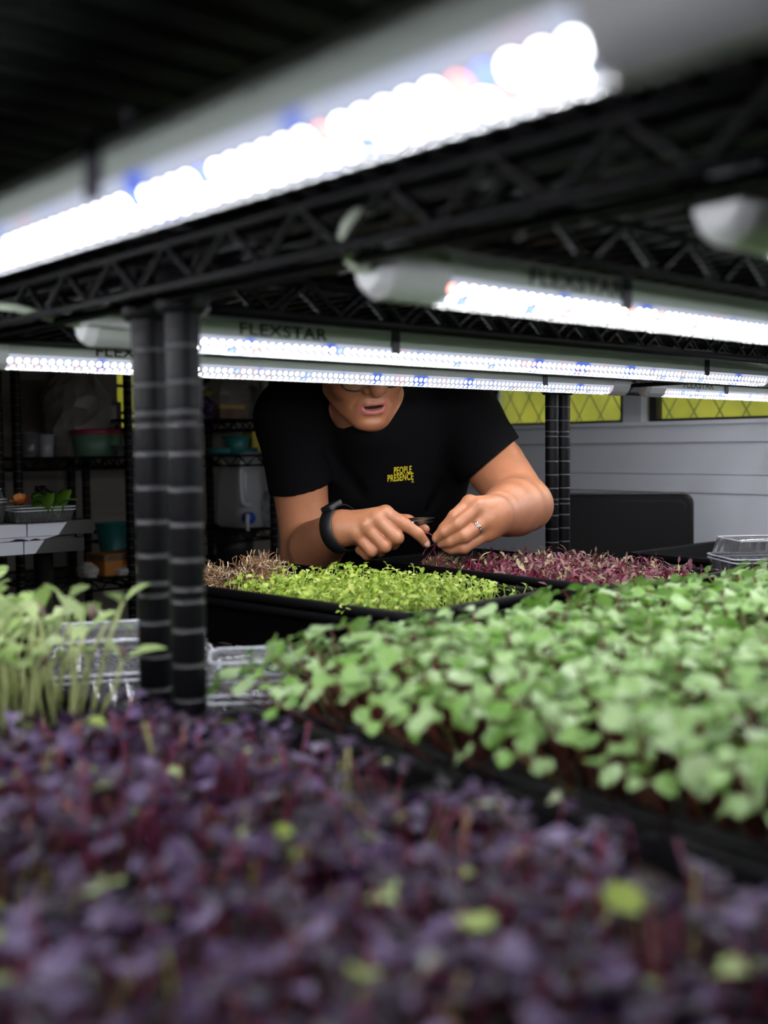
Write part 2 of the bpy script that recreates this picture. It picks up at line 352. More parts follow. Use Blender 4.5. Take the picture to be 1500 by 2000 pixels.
# ------------------------------------------------------------------ wire racks
ZR = 0.1021                                  # underside of the upper shelf against the eye
LOWER = -0.267                               # top of the lower shelf against the eye
def post_mesh(top):
    prof = []; mis = []
    R = 0.0127; z = 0.0; k = 0
    ring = [(R * 0.9, 0.0), (R, 0.004)]; ms = [0]
    while z < top - 0.03:
        z += 0.0254; k += 1
        gs = [z] if k % 5 else [z - 0.0045, z + 0.0045]
        for g in gs:
            ring += [(R, g - 0.0030), (R, g - 0.0014), (R - 0.0007, g - 0.0007), (R - 0.0007, g + 0.0007), (R, g + 0.0014), (R, g + 0.0030)]; ms += [0, 0, 1, 1, 1, 0]
    ring += [(R, top - 0.006), (R * 0.75, top)]; ms += [0, 0]
    b = MB(); b.lathe(ring, 14, mis=ms + [0]); return b.mesh('post', [M['black_post'], M['groove']], True)
POST = post_mesh(1.82)
b = MB(); b.lathe([(0.0165, -0.004), (0.0195, 0.0), (0.0185, 0.03), (0.0150, 0.036)], 14); COLLAR = b.mesh('collar', M['black_wire'], True)
def truss(b, a, c, zb, zt, pitch=0.070, r=0.0026):
    a, c = Vector(a), Vector(c); n = max(2, round((c - a).length / pitch)); pts = []
    for i in range(2 * n + 1):
        p = a.lerp(c, i / (2 * n)); pts.append((p.x, p.y, zb if i % 2 else zt))
    for i in range(2 * n):
        b.tube([pts[i], pts[i + 1]], r, 5, caps=False)
WIRE_CACHE = {}
def rack(label, group, u, v, rz, lx, ly, shelves, inset=0.015):
    root = thing('wire_rack', label, 'rack', uvw(u, v, -EYE), TH + rz, group)
    for x in (inset, lx - inset):
        for y in (inset, ly - inset):
            p = link('post', POST, root); p.location = (x, y, 0)
            for zb, _ in shelves:
                c = link('collar', COLLAR, p); c.location = (0, 0, zb - 0.002)
    for zb, detail in shelves:
        b = MB(); r = 0.0036; za, zt = zb + r, zb + 0.031
        loop = [(0, 0), (lx, 0), (lx, ly), (0, ly)]
        for z in (za, zt):
            for i in range(4):
                p, q = loop[i], loop[(i + 1) % 4]; b.tube([(p[0], p[1], z), (q[0], q[1], z)], r, 7)
        b.tube([(0, ly / 2, za), (lx, ly / 2, za)], r, 7); b.tube([(0, ly / 2, zt - 0.002), (lx, ly / 2, zt - 0.002)], r * 0.8, 6)
        sh = b.build('shelf', M['black_wire'], root, True)
        for i in range(4):
            t = MB(); p, q = loop[i], loop[(i + 1) % 4]; truss(t, (*p, 0), (*q, 0), za, zt); t.build('truss', M['black_wire'], sh, True)
        t = MB(); truss(t, (0, ly / 2, 0), (lx, ly / 2, 0), za, zt - 0.002); t.build('truss', M['black_wire'], sh, True)
        n = int(lx / 0.0245); key = round(ly, 3)
        if key not in WIRE_CACHE:
            wb_ = MB(); wb_.tube([(0, -0.002, 0), (0, ly + 0.002, 0)], 0.0023, 5); WIRE_CACHE[key] = wb_.mesh('wire', M['black_wire'], True)
        if detail:
            for i in range(1, n):
                wo = link('wire', WIRE_CACHE[key], sh); wo.location = (lx * i / n, 0, zt + 0.0055)
        else:
            wb_ = MB()
            for i in range(1, n): wb_.tube([(lx * i / n, 0, zt + 0.0055), (lx * i / n, ly, zt + 0.0055)], 0.0023, 4)
            s2 = wb_.build('wire_mesh', M['black_wire'], sh); s2['kind'] = 'stuff'
    return root
UP = EYE + ZR; LO = EYE + LOWER - 0.0388; BT = 0.16
SH = [(UP, True), (LO, False), (BT, False)]
SH5 = SH + [(UP + 0.46, False)]  # top shelf added to carry the extra lamp tier
G = 'black wire racks set edge to edge'
rack('black wire rack over the purple sprouts, its shelf fills the dark upper corner', G, -0.045, -0.62, math.pi / 2, 1.20, 0.603, SH)
rack('black wire rack over the broad pale green sprouts', G, -0.015, -0.588, 0, 1.214, 0.603, SH)
rack('black wire rack between the worker and the green sprouts', G, -0.015, 0.0325, 0, 1.214, 0.6037, SH)
rack('black wire rack by the grey plank wall, past the grooved far post', G, 1.203, 0.0325, 0, 0.90, 0.6037, SH5)

# ------------------------------------------------------------------ grow lights
def dome(r, h, n=8):                           # a diode: glowing face on a short white collar
    b = MB(); R = lambda k, z, q: (q * r * math.cos(2 * math.pi * (k + 0.5) / n), q * r * math.sin(2 * math.pi * (k + 0.5) / n), z)
    vs = [R(k, h, 1.0) for k in range(n)] + [R(k, 0, 1.12) for k in range(n)]
    b.add(vs, [tuple(range(n))], 0); b.f += [(k, n + k, n + (k + 1) % n, (k + 1) % n) for k in range(n)]; b.m += [1] * n; return b
LEDS = {c: dome(0.0029, 0.0010).mesh('led', [M['led_' + c], M['cap']]) for c in 'wbr'}
HX, HZ0, HZ1 = 0.0150, 0.0155, 0.0330
def ell(a):                                    # lens outline, angle below the horizontal
    return (math.cos(a) * HX * 0.96, HZ0 + math.sin(a) * HZ0)
def grow_light(label, u, v, rz, length, view, parts=True, lit=(0.045, None), text=None, clips=(), cord=None, box=False, dz=0.0):
    root = thing('grow_light', label, 'grow light', uvw(u, v, 0.0883 + dz), TH + rz, 'LED grow lights under the shelves')
    x0 = lit[0]; x1 = length - 0.045
    # housing
    prof = [(-HX, HZ0 - 0.001), (-HX, 0.026), (-HX * 0.82, 0.031), (-HX * 0.45, HZ1), (HX * 0.45, HZ1), (HX * 0.82, 0.031), (HX, 0.026), (HX, HZ0 - 0.001)]
    b = MB(); b.loft([[(x, y, z) for y, z in prof] for x in (x0 - 0.004, x1 + 0.004)]); b.build('housing', M['housing'], root)
    pr = [ell(math.radians(a)) for a in (-2, -20, -40, -60, -80, -90, -100, -120, -140, -160, -178)]
    b = MB(); vs = [(x, y, z) for x in (x0, x1) for y, z in pr]; n = len(pr)
    b.add(vs, [(i, i + n, i + n + 1, i + 1) for i in range(n - 1)]); lens = b.build('lens', M['lens'], root, True)
    for s_, xa in ((-1, x0), (1, x1)):
        e = MB(); k = 1.08; L_ = 0.042
        pc = [(y * k, z * k - 0.0015) for y, z in prof] + [(y * k, z * k - 0.0015) for y, z in [ell(math.radians(a)) for a in (-10, -40, -70, -90, -110, -140, -170)]]
        r1 = [(xa - s_ * 0.004, y, z) for y, z in pc]; r2 = [(xa + s_ * L_, y, z) for y, z in pc]
        r3 = [(xa + s_ * (L_ + 0.008), y * 0.7, 0.016 + (z - 0.016) * 0.7) for y, z in pc]
        r1, r2, r3 = ([Vector(p) for p in r] for r in (r1, r2, r3))
        e.loft([r1, r2, r3] if s_ > 0 else [r3, r2, r1]); e.build('end_cap', M['cap'], root)
    # diodes
    rng = random.Random(int(1000 * (u + 7 * v)) & 0xffff); pitch = 0.0093; nled = int((x1 - x0 - 0.008) / pitch)
    rest = MB(); tm_w = dome(0.0029, 0.0010, 6); tm_d = dome(0.0030, 0.0010, 4)
    for row, ang in enumerate((-40, -64, -122, -130, -138, -148, -160) if view > 0 else (-27, -54, -99, -107, -115, -130, -156)):  # bright middle rows added, turned from the camera, to carry the lighting
        if view < 0: ang = -180 - ang
        y, z = ell(math.radians(ang)); nrm = Vector((0, math.cos(math.radians(ang)) / 0.96, math.sin(math.radians(ang)))).normalized()
        R = Matrix(((1, 0, 0), (0, nrm.z, nrm.y), (0, -nrm.y, nrm.z))).to_4x4()
        R = Vector((0, 0, 1)).rotation_difference(nrm).to_matrix().to_4x4()
        side = 1 if ang > -90 else -1
        for i in range(nled):
            x = x0 + 0.006 + pitch * (i + 0.5 * (row % 2)); q = rng.random(); c = 'd' if 1 < row < 5 else 'b' if q < 0.035 else 'r' if q < 0.07 else 'w'
            mt = Matrix.Translation((x, y * 1.0, z)) @ R; s_led = 1.12 if c != 'd' else 1.0
            if parts and side == view and c != 'd':
                o = link('led', LEDS[c], lens); o.matrix_local = mt
            else:
                tmpl = tm_d if c == 'd' else tm_w; rest.add([mt @ Vector(p) for p in tmpl.v], tmpl.f, 4)
                rest.m[-len(tmpl.f)] = 'wbrd'.index(c)
    so = rest.build('led_row', [M['led_w'], M['led_b'], M['led_r'], M['led_d'], M['cap']], lens); so['kind'] = 'stuff'
    # black clips that hold the lamp to the shelf wires
    for xc in clips:
        c = MB(); w_ = 0.0055
        for y in (-HX - 0.0022, HX + 0.0008): c.box((xc - w_, y, 0.0085), (xc + w_, y + 0.0014, 0.036))
        c.box((xc - w_, -HX - 0.002, 0.0335), (xc + w_, HX + 0.002, 0.0350)); c.tube([(xc, 0, 0.034), (xc, 0, 0.047)], 0.002, 5)
        c.build('clip', M['clip'], root)
    if text is not None:
        me = letters('FLEXSTAR', 0.0155, 0.022, 1.42, 1.06); ys = view
        for vtx in me.vertices:
            x, y = vtx.co.x, vtx.co.y
            vtx.co = (text + x, view * (HX + 0.0004), 0.0172 + y) if view < 0 else (text - x, HX + 0.0004, 0.0172 + y)
        me.materials.clear(); me.materials.append(M['ink']); link('lettering', me, root)
    if cord:
        c = MB(); c.tube(smooth_path(cord, 6), 0.0033, 8); c.build('cord', M['cordm'], root, True)
    if box:
        c = MB(); c.loft([rounded_rect(0.019, 0.010, 0.003, z) for z in (0, 0.020)]); o = c.build('connector', M['cap'], root); o.location = (0.000, -0.034, 0.012); o.rotation_euler = (0, 0.05, 0)
    return root
def smooth_path(pts, n):
    pts = [Vector(p) for p in pts]; P = [pts[0]] + pts + [pts[-1]]; out = []
    for i in range(1, len(P) - 2):
        for k in range(n):
            t = k / n; a, b, c, d = P[i - 1], P[i], P[i + 1], P[i + 2]
            out.append(0.5 * ((2 * b) + (c - a) * t + (2 * a - 5 * b + 4 * c - d) * t * t + (3 * b - a - 3 * c + d) * t ** 3))
    return out + [pts[-1]]
LEN = 1.165
cordC = [(-0.003, 0, 0.016), (-0.024, -0.008, 0.015), (-0.036, -0.014, 0.021), (-0.040, -0.018, 0.031), (-0.034, -0.020, 0.040), (-0.022, -0.018, 0.044)]
grow_light('big blurred bright LED tube nearest the top edge, over the purple sprouts', -0.198, -0.563, math.pi / 2, LEN, 1, clips=(0.280,))
grow_light('LED tube on the same shelf as the big blurred one, beyond it', -0.49, -0.60, math.pi / 2, LEN, 1, parts=False)
grow_light('blurred lettered LED tube with a looped cord, over the pale green sprouts', 0.012, -0.196, 0, LEN, -1, text=0.118, clips=(0.225,), cord=cordC, lit=(0.042, None))
grow_light('LED tube cut off at the picture edge, only its pale end cap shows', 0.012, -0.420, 0, LEN, -1, parts=False)
grow_light('lettered LED tube with a white box on its end, behind the post pair', 0.012, 0.169, 0, LEN, -1, text=0.143, clips=(0.338, 0.935), cord=[(0, 0, 0.016), (-0.03, 0, 0.02), (-0.06, 0.0, 0.026), (-0.11, 0.02, 0.030)], box=True)
grow_light('lettered LED tube just before the face of the worker', 0.012, 0.4556, 0, LEN, -1, text=0.148, clips=(0.93,), cord=[(LEN, 0, 0.016), (LEN + 0.012, -0.004, 0.020), (LEN + 0.022, 0, 0.03)])
grow_light('lettered LED tube before the yellow-green window, past the far post', 1.237, 0.4556, 0, 0.87, -1, text=0.105, clips=(0.255,), parts=False, cord=[(0, 0, 0.016), (-0.012, 0.004, 0.022), (-0.016, 0, 0.032)])
grow_light('LED tube out by the grey plank wall, nearest the picture edge', 1.237, 0.169, 0, 0.87, -1, parts=False)
for v_, t_ in ((0.169, 'nearer'), (0.4556, 'farther')): grow_light('LED tube of the tier above, %s of the two by the grey wall' % t_, 1.237, v_, 0, 0.87, -1, parts=False, dz=0.46)  # unseen lamp tier added to brighten the grey wall

# ------------------------------------------------------------------ trays
def tray_parts(L, W, H):
    hx, hy = L / 2, W / 2
    b = MB(); R = lambda i, z, r: rounded_rect(hx - i, hy - i, r, z)
    b.loft([R(0.024, 0, 0.012), R(0.012, H - 0.004, 0.016), R(0.0136, H - 0.004, 0.015), R(0.0255, 0.0016, 0.011)])
    c = MB(); c.loft([R(0.0125, H - 0.006, 0.016), R(0.001, H - 0.011, 0.022), R(0.0, H - 0.008, 0.022), R(0.0012, H - 0.001, 0.022), R(0.003, H, 0.021), R(0.010, H, 0.017), R(0.0134, H - 0.003, 0.015)], cap=False)
    n = len(R(0, 0, 0.02)); k = 6 * n; c.f += [(k + i, k + (i + 1) % n, (i + 1) % n, i) for i in range(n)]; c.m += [0] * n
    return b.mesh('tray_body', M['tray'], False), c.mesh('rim', M['tray'], True)
TRAYS = {}
def tray(label, x, y, rot, z_rim, L=0.545, W=0.28, H=0.064, group='black growing trays'):
    if (L, W, H) not in TRAYS: TRAYS[(L, W, H)] = tray_parts(L, W, H)
    a, c = TRAYS[(L, W, H)]
    root = thing('growing_tray', label, 'tray', (x, y, EYE + z_rim - H), rot, group)
    link('body', a, root); link('rim', c, root); return root
def tray_uv(label, u, v, rot, z_rim, **k):
    p = uvw(u, v); return tray(label, p.x, p.y, TH + rot, z_rim, **k)
RIM = -0.189
GR = (-0.0716, 1.5054, 2.3801); BE = (0.2411, 1.7270, 2.2882)
tray('black tray of small bright green sprouts beside the post pair', *GR, RIM)
tray('black tray nested under the bright green sprout tray', GR[0], GR[1], GR[2], RIM - 0.0135)
tray('black tray of dark red beet sprouts under the hands of the worker', *BE, RIM)
tray('black tray nested under the beet sprout tray', BE[0], BE[1], BE[2], RIM - 0.0135)
# the near trays: (label, u, v, rot, L, W)
tray_uv('black tray of purple sprouts next to the post pair', -0.2350, -0.136, 0, RIM, L=0.545, W=0.24)
tray_uv('black tray of purple sprouts along the bottom edge', -0.2350, -0.405, 0, RIM, L=0.545, W=0.28)
RAD = [(0.188, -0.290, 'black tray of pale green sprouts next to the purple sprouts'), (0.472, -0.290, 'black tray of pale green sprouts, middle of three'), (0.756, -0.290, 'black tray of pale green sprouts, farthest of three from the purple ones')]
for u, v, lab in RAD: tray_uv(lab, u, v, math.pi / 2, RIM)
tray_uv('black tray of tall sunflower sprouts behind the purple ones', -0.172, 0.290, math.pi / 2, RIM)
tray_uv('empty black tray on the rack by the grey plank wall', 1.66, 0.47, 0, -0.214, H=0.05)
# trays added on the upper shelves, to block light and keep the mesh dark
top_z = ZR + 0.0405 + 0.064
ADDED_TRAYS = {'over the purple sprouts': ('above the tube, close', 'above the tube, far', 'behind the tube, close', 'behind the tube, far'),
          'over the pale green sprouts': ('next to the post pair', 'second from the post pair', 'third from the post pair', 'farthest from the post pair'),
          'before the worker': ('post pair end, close row', 'post pair end, far row', 'far post end, close row', 'far post end, far row')}
for rk, spots in (('over the purple sprouts', [(-0.20, -0.33, 1), (-0.20, 0.28, 1), (-0.49, -0.33, 1), (-0.49, 0.28, 1)]),
                  ('over the pale green sprouts', [(0.16, -0.30, 1), (0.45, -0.30, 1), (0.74, -0.30, 1), (1.03, -0.30, 1)]),
                  ('before the worker', [(0.30, 0.18, 0), (0.30, 0.49, 0), (0.87, 0.18, 0), (0.87, 0.49, 0)])):
    for n_, (u, v, q) in enumerate(spots):
        tray_uv('black tray stored on the shelf %s, %s' % (rk, ADDED_TRAYS[rk][n_]), u, v, q * math.pi / 2, top_z, group='trays stored on the shelf %s' % rk)
def soil(label, x, y, rot, z, hx, hy, m, amp=0.004):
    b = MB(); nx, ny = 44, 24; rg = random.Random(3)
    vs = [(-hx + 2 * hx * i / nx, -hy + 2 * hy * j / ny, amp * rg.uniform(-1, 1)) for i in range(nx + 1) for j in range(ny + 1)]
    fs = [(i * (ny + 1) + j, (i + 1) * (ny + 1) + j, (i + 1) * (ny + 1) + j + 1, i * (ny + 1) + j + 1) for i in range(nx) for j in range(ny)]
    n = len(vs); vs += [(sx * hx * 0.99, sy * hy * 0.99, -0.02) for sx, sy in ((-1, -1), (1, -1), (1, 1), (-1, 1))]; fs.append((n + 3, n + 2, n + 1, n))
    o = b.add(vs, fs).build('soil', m); o.location = (x, y, EYE + z); o.rotation_euler = (0, 0, rot)
    return tag(o, label, 'soil', kind='stuff')
def soil_uv(label, u, v, rot, z, hx, hy, m): p = uvw(u, v); return soil(label, p.x, p.y, TH + rot, z, hx, hy, m)
SOIL_NEAR = -0.205
soil('dark growing mat under the bright green sprouts', *GR, -0.228, 0.248, 0.116, M['soil_dark'])
soil('dark growing mat under the beet sprouts', *BE, -0.228, 0.248, 0.116, M['soil_dark'])
soil_uv('dark mat under the purple sprouts by the posts', -0.2350, -0.136, 0, SOIL_NEAR, 0.254, 0.101, M['soil_dark'])
soil_uv('dark mat under the purple sprouts at the bottom edge', -0.2350, -0.405, 0, SOIL_NEAR, 0.254, 0.121, M['soil_dark'])
for i, (u, v, lab) in enumerate(RAD): soil_uv('dark mat in the ' + lab.replace('black tray', 'tray'), u, v, math.pi / 2, SOIL_NEAR, 0.254, 0.121, M['soil_dark'])
soil_uv('dark mat under the sunflower sprouts', -0.172, 0.290, math.pi / 2, SOIL_NEAR, 0.254, 0.121, M['soil_dark'])

# ------------------------------------------------------------------ sprouts
def leaf_mb(L, W, prof, fold=0.25, droop=0.25, notch=0.0, base=0.0):
    b = MB(); n = len(prof); vs = []
    for i, (t, wd) in enumerate(prof):
        x = base + t * L; hw = wd * W / 2; z = -droop * L * t * t + 0.10 * L * t
        xm = x - (notch * L if i == n - 1 else 0)
        vs += [(x, -hw, z + fold * hw), (xm, 0, z), (x, hw, z + fold * hw)]
    fs = []
    for i in range(n - 1):
        for j in range(2): k = i * 3 + j; fs.append((k, k + 3, k + 4, k + 1))
    if base: vs_n = len(vs); vs += [(0, -0.0006, 0), (0, 0.0006, 0)]; fs += [(vs_n, 0, 1, vs_n + 1), (vs_n + 1, 1, 2)]
    return b.add(vs, fs)
HEART = [(0, 0.14), (0.10, 0.50), (0.28, 0.84), (0.52, 1.0), (0.75, 0.97), (0.92, 0.76), (1.0, 0.46)]
OVAL = [(0, 0.12), (0.2, 0.6), (0.5, 1.0), (0.8, 0.72), (1.0, 0.10)]
class Sprout:
    """one variant: a stem mesh and its leaves with their places on it"""
    def __init__(s, rg, h, lean, rs, leafs, leaf_mats, stem_mat, pair, pitch, n_side=5):
        a = rg.uniform(0, 6.283); d = Vector((math.cos(a), math.sin(a), 0)) * lean * h; q = rg.uniform(-0.2, 0.2) * h * lean * 2
        pts = [Vector((0, 0, 0)), d * 0.15 + Vector((q, 0, h * 0.35)), d * 0.55 + Vector((q, q, h * 0.7)), d + Vector((0, 0, h))]
        s.stem = MB(); s.stem.tube(pts, [rs * 1.1, rs, rs * 0.9, rs * 0.75], n_side); s.leaves = []
        az = rg.uniform(0, 6.283)
        for k in range(pair):
            lm = leafs[rg.randrange(len(leafs))]; p = math.radians(rg.uniform(*pitch)); sc = rg.uniform(0.8, 1.15)
            az_k = az + k * 2 * math.pi / pair + rg.uniform(-0.35, 0.35)
            mt = Matrix.Translation(pts[-1] - Vector((0, 0, 0.0008 * k))) @ Matrix.Rotation(az_k, 4, 'Z') @ Matrix.Rotation(-p, 4, 'Y') @ Matrix.Rotation(rg.uniform(-0.35, 0.35), 4, 'X') @ Matrix.Diagonal((sc, sc, sc, 1))
            s.leaves.append((lm, mt))
        s.sm, s.lm = stem_mat, leaf_mats
        s._mesh = {}
    def arrays(s):
        V = [Vector(p) for p in s.stem.v]; F = list(s.stem.f); mi = [0] * len(F)
        for lm, mt in s.leaves:
            n = len(V); V += [mt @ Vector(p) for p in lm.v]; F += [tuple(n + i for i in f) for f in lm.f]; mi += [1] * len(lm.f)
        return np.array([tuple(p) for p in V]), F, mi
LEAFMESH = {}
def make_field(name, label, cat, variants, spots, individuals, group, split=True, stuff_label=None, frame=True):
    """spots: list of (world matrix). The nearest ones in the frame become things, the rest one mass."""
    idx = []
    for i, mtx in enumerate(spots):
        p = mtx.translation + Vector((0, 0, 0.03)); q = project(p)
        if -60 < q[0] < 1560 and 900 < q[1] < 2080: idx.append((p.y, i))
    idx.sort(); chosen = set(i for _, i in idx[:individuals])
    arr = [v.arrays() for v in variants]; Vs = []; Fs = []; Ms = []; n = 0
    for i, mtx in enumerate(spots):
        k = i % len(variants); v = variants[k]
        if i in chosen:
            if split:
                if 'stem' not in v._mesh: v._mesh['stem'] = v.stem.mesh('stem', v.sm, True)
                root = link(name, v._mesh['stem']); root.matrix_world = mtx
                for lm, mt in v.leaves:
                    if id(lm) not in LEAFMESH: LEAFMESH[id(lm)] = lm.mesh('leaf', v.lm, True)
                    lo = link('leaf', LEAFMESH[id(lm)], root); lo.matrix_local = mt
            else:
                if 'all' not in v._mesh:
                    b = MB(); b.v = [tuple(p) for p in arr[k][0]]; b.f = arr[k][1]; b.m = arr[k][2]; v._mesh['all'] = b.mesh(name, [v.sm, v.lm], True)
                root = link(name, v._mesh['all']); root.matrix_world = mtx
            tag(root, label, cat, group)
        else:
            A = np.array(mtx); P = arr[k][0] @ A[:3, :3].T + A[:3, 3]
            Vs.append(P); Fs += [tuple(n + j for j in f) for f in arr[k][1]]; Ms += arr[k][2]; n += len(P)
    if Vs:
        b = MB(); b.v = [tuple(p) for p in np.concatenate(Vs)]; b.f = Fs; b.m = Ms
        o = b.build(name + '_mass', [variants[0].sm, variants[0].lm], smooth=True); tag(o, stuff_label or label, cat, kind='stuff')
def project(p):
    x, y, z = p.x, p.y, p.z - EYE
    yc = y * math.cos(TILT) - z * math.sin(TILT); zc = y * math.sin(TILT) + z * math.cos(TILT)
    if yc < 0.05: return (-9e9, -9e9)
    a, b = F_PX * x / yc, F_PX * zc / yc
    return (750 + a * math.cos(ROLL) + b * math.sin(ROLL), 1000 - (-a * math.sin(ROLL) + b * math.cos(ROLL)))
def scatter(cx, cy, rot, hx, hy, step, z, rg, jit=0.45, tilt=0.16, edge=0.35, keep=lambda x, y: 1.0, smin=0.8, smax=1.15, x0=None, x1=None, size=lambda x, y: 1.0):
    out = []; xa = -hx if x0 is None else x0; xb = hx if x1 is None else x1
    nx, ny = int((xb - xa) / step), int(2 * hy / step)
    for i in range(nx + 1):
        for j in range(ny + 1):
            x = xa + (xb - xa) * i / nx + rg.uniform(-jit, jit) * step; y = -hy + 2 * hy * j / ny + rg.uniform(-jit, jit) * step
            x = max(xa, min(xb, x)); y = max(-hy, min(hy, y))
            if rg.random() > keep(x, y): continue
            ex = max(0, abs(x) / hx - 0.72) / 0.28 * math.copysign(1, x); ey = max(0, abs(y) / hy - 0.6) / 0.4 * math.copysign(1, y)
            tx = rg.gauss(0, tilt) + edge * ex; ty = rg.gauss(0, tilt) + edge * ey
            s = rg.uniform(smin, smax) * size(x, y)
            m = Matrix.Translation((cx, cy, EYE + z)) @ Matrix.Rotation(rot, 4, 'Z') @ Matrix.Translation((x, y, 0)) @ Matrix.Rotation(tx, 4, 'Y') @ Matrix.Rotation(-ty, 4, 'X') @ Matrix.Rotation(rg.uniform(0, 6.28), 4, 'Z') @ Matrix.Diagonal((s, s, s, 1))
            out.append(m)
    return out
def scatter_uv(u, v, rot, *a, **k): p = uvw(u, v); return scatter(p.x, p.y, TH + rot, *a, **k)
rg = random.Random(11)
# purple sprouts
pl = [leaf_mb(L, W, HEART, f, d, 0.22, 0.003) for L, W, f, d in ((0.0095, 0.0120, 0.3, 0.3), (0.0085, 0.0105, 0.5, 0.1), (0.0110, 0.0132, 0.15, 0.45), (0.0075, 0.0092, 0.4, 0.2))]
PV = [Sprout(rg, rg.uniform(0.030, 0.047), 0.25, 0.0012, pl, M['purple_leaf'], M['purple_stem'], 2, (-12, 24)) for _ in range(14)]
sp = scatter_uv(-0.2350, -0.136, 0, 0.244, 0.096, 0.0128, SOIL_NEAR, rg, smin=0.7, smax=1.2, edge=0.0, keep=lambda x, y: 1.0 - 0.72 * min(1, max(0, (x - 0.16) / 0.07)), size=lambda x, y: 1.0 - 0.28 * min(1, max(0, (x - 0.15) / 0.08))) + scatter_uv(-0.2350, -0.405, 0, 0.244, 0.116, 0.0135, SOIL_NEAR, rg, smin=0.7, smax=1.2, edge=0.0, keep=lambda x, y: 1.0 - 0.72 * min(1, max(0, (x - 0.16) / 0.07)), size=lambda x, y: 1.0 - 0.28 * min(1, max(0, (x - 0.15) / 0.08)))
rg.shuffle(sp)
make_field('purple_sprout', 'one dark purple two-leaved sprout in the purple crop', 'sprout', PV, sp, 300, 'purple sprouts in the nearest trays', stuff_label='dense crop of dark purple two-leaved sprouts along the bottom')
# radish
rl = [leaf_mb(L, W, HEART, f, d, 0.22, 0.004) for L, W, f, d in ((0.0122, 0.0165, 0.2, 0.3), (0.0112, 0.0150, 0.35, 0.15), (0.0134, 0.0178, 0.1, 0.45), (0.0100, 0.0128, 0.3, 0.2))]
RV = [Sprout(rg, rg.uniform(0.052, 0.068), 0.2, 0.0011, rl, M['radish_leaf'], M['radish_stem'], 2, (-25, 30)) for _ in range(14)]
sp = []
for u, v, lab in RAD: sp += scatter_uv(u, v, math.pi / 2, 0.252, 0.126, 0.0118, SOIL_NEAR, rg, tilt=0.13, edge=0.66, smin=0.82, smax=1.12)
rg.shuffle(sp)
make_field('radish_sprout', 'one pale green broad-leaved sprout with a reddish stem', 'sprout', RV, sp, 300, 'pale green sprouts right of the purple ones', stuff_label='dense crop of pale green broad-leaved sprouts filling three trays')
# sunflower
sl = [leaf_mb(L, W, OVAL, f, d, 0, 0.003) for L, W, f, d in ((0.024, 0.015, 0.3, 0.2), (0.020, 0.013, 0.45, 0.1), (0.027, 0.017, 0.2, 0.4))]
SV = [Sprout(rg, h, 0.18, 0.0016, sl, M['sun_leaf'], M['sun_stem'], 2, (5, 60), 6) for h in (0.058, 0.066, 0.074, 0.086, 0.07, 0.062)]
sp = scatter_uv(-0.172, 0.290, math.pi / 2, 0.250, 0.120, 0.0165, SOIL_NEAR, rg, tilt=0.10, edge=0.12)
sp = [m for m in sp if project(m.translation)[0] > -260]
hm = MB(); hm.ellipsoid((0, 0, 0), (0.0034, 0.0030, 0.0062), 8, 5); HULL = hm.mesh('seed_hull', M['hull'], True)
make_field('sunflower_sprout', 'tall pale sunflower sprout with thick stem behind the purple crop', 'sprout', SV, sp, 300, 'sunflower sprouts by the clear box')
for o in [o for o in bpy.data.objects if o.name.startswith('sunflower_sprout') and o.type == 'MESH' and 'category' in o.keys()][::4]:
    h = link('seed_hull', HULL, o); h.location = (0.002, 0.001, max(vx.co.z for vx in o.data.vertices) + 0.004); h.rotation_euler = (0.4, 0.3, 0)
# small bright green sprouts
cl = [leaf_mb(L, W, OVAL, f, d, 0, 0.002) for L, W, f, d in ((0.0080, 0.0064, 0.3, 0.4), (0.0066, 0.0054, 0.4, 0.1), (0.0088, 0.0068, 0.2, 0.7))]
CV = [Sprout(rg, rg.uniform(0.030, 0.050), 0.28, 0.00065, cl, M['cress_leaf'], M['cress_stem'], rg.choice((2, 3, 4)), (-20, 60), 4) for _ in range(14)]
sp = scatter(*GR, 0.244, 0.112, 0.0088, -0.226, rg, tilt=0.20, edge=0.1, x0=-0.205, x1=0.090, smin=0.75, smax=1.2, keep=lambda x, y: 1.0 if x < 0.05 else 0.5)
sp += scatter(*GR, 0.244, 0.112, 0.017, -0.226, rg, tilt=0.20, x0=-0.238, x1=-0.21)
rg.shuffle(sp)
make_field('cress_sprout', 'one tiny bright green sprout in the tray beside the posts', 'sprout', CV, sp, 300, 'bright green sprouts before the worker', split=False, stuff_label='dense crop of tiny bright green sprouts before the worker')
# beet sprouts
bl = [leaf_mb(L, W, OVAL, f, d, 0, 0.002) for L, W, f, d in ((0.0125, 0.0044, 0.3, 0.3), (0.0105, 0.0040, 0.4, 0.1), (0.0140, 0.0048, 0.2, 0.5))]
BV = [Sprout(rg, rg.uniform(0.030, 0.046), 0.40, 0.0008, bl, M['beet_leaf'], M['beet_stem'], 2, (-20, 65), 4) for _ in range(14)]
sp = scatter(*BE, 0.244, 0.112, 0.0092, -0.226, rg, tilt=0.24, edge=0.1, x0=-0.205, x1=0.095, smin=0.75, smax=1.2)
sp += scatter(*BE, 0.244, 0.112, 0.014, -0.226, rg, tilt=0.24, x0=-0.235, x1=-0.21) + scatter(*BE, 0.244, 0.112, 0.016, -0.230, rg, tilt=0.3, x0=0.10, x1=0.16, smin=0.5, smax=0.8)
rg.shuffle(sp)
make_field('beet_sprout', 'one dark red beet sprout with narrow pinkish leaves', 'sprout', BV, sp, 300, 'beet sprouts under the hands', split=False, stuff_label='dense crop of dark red beet sprouts beside the worker')
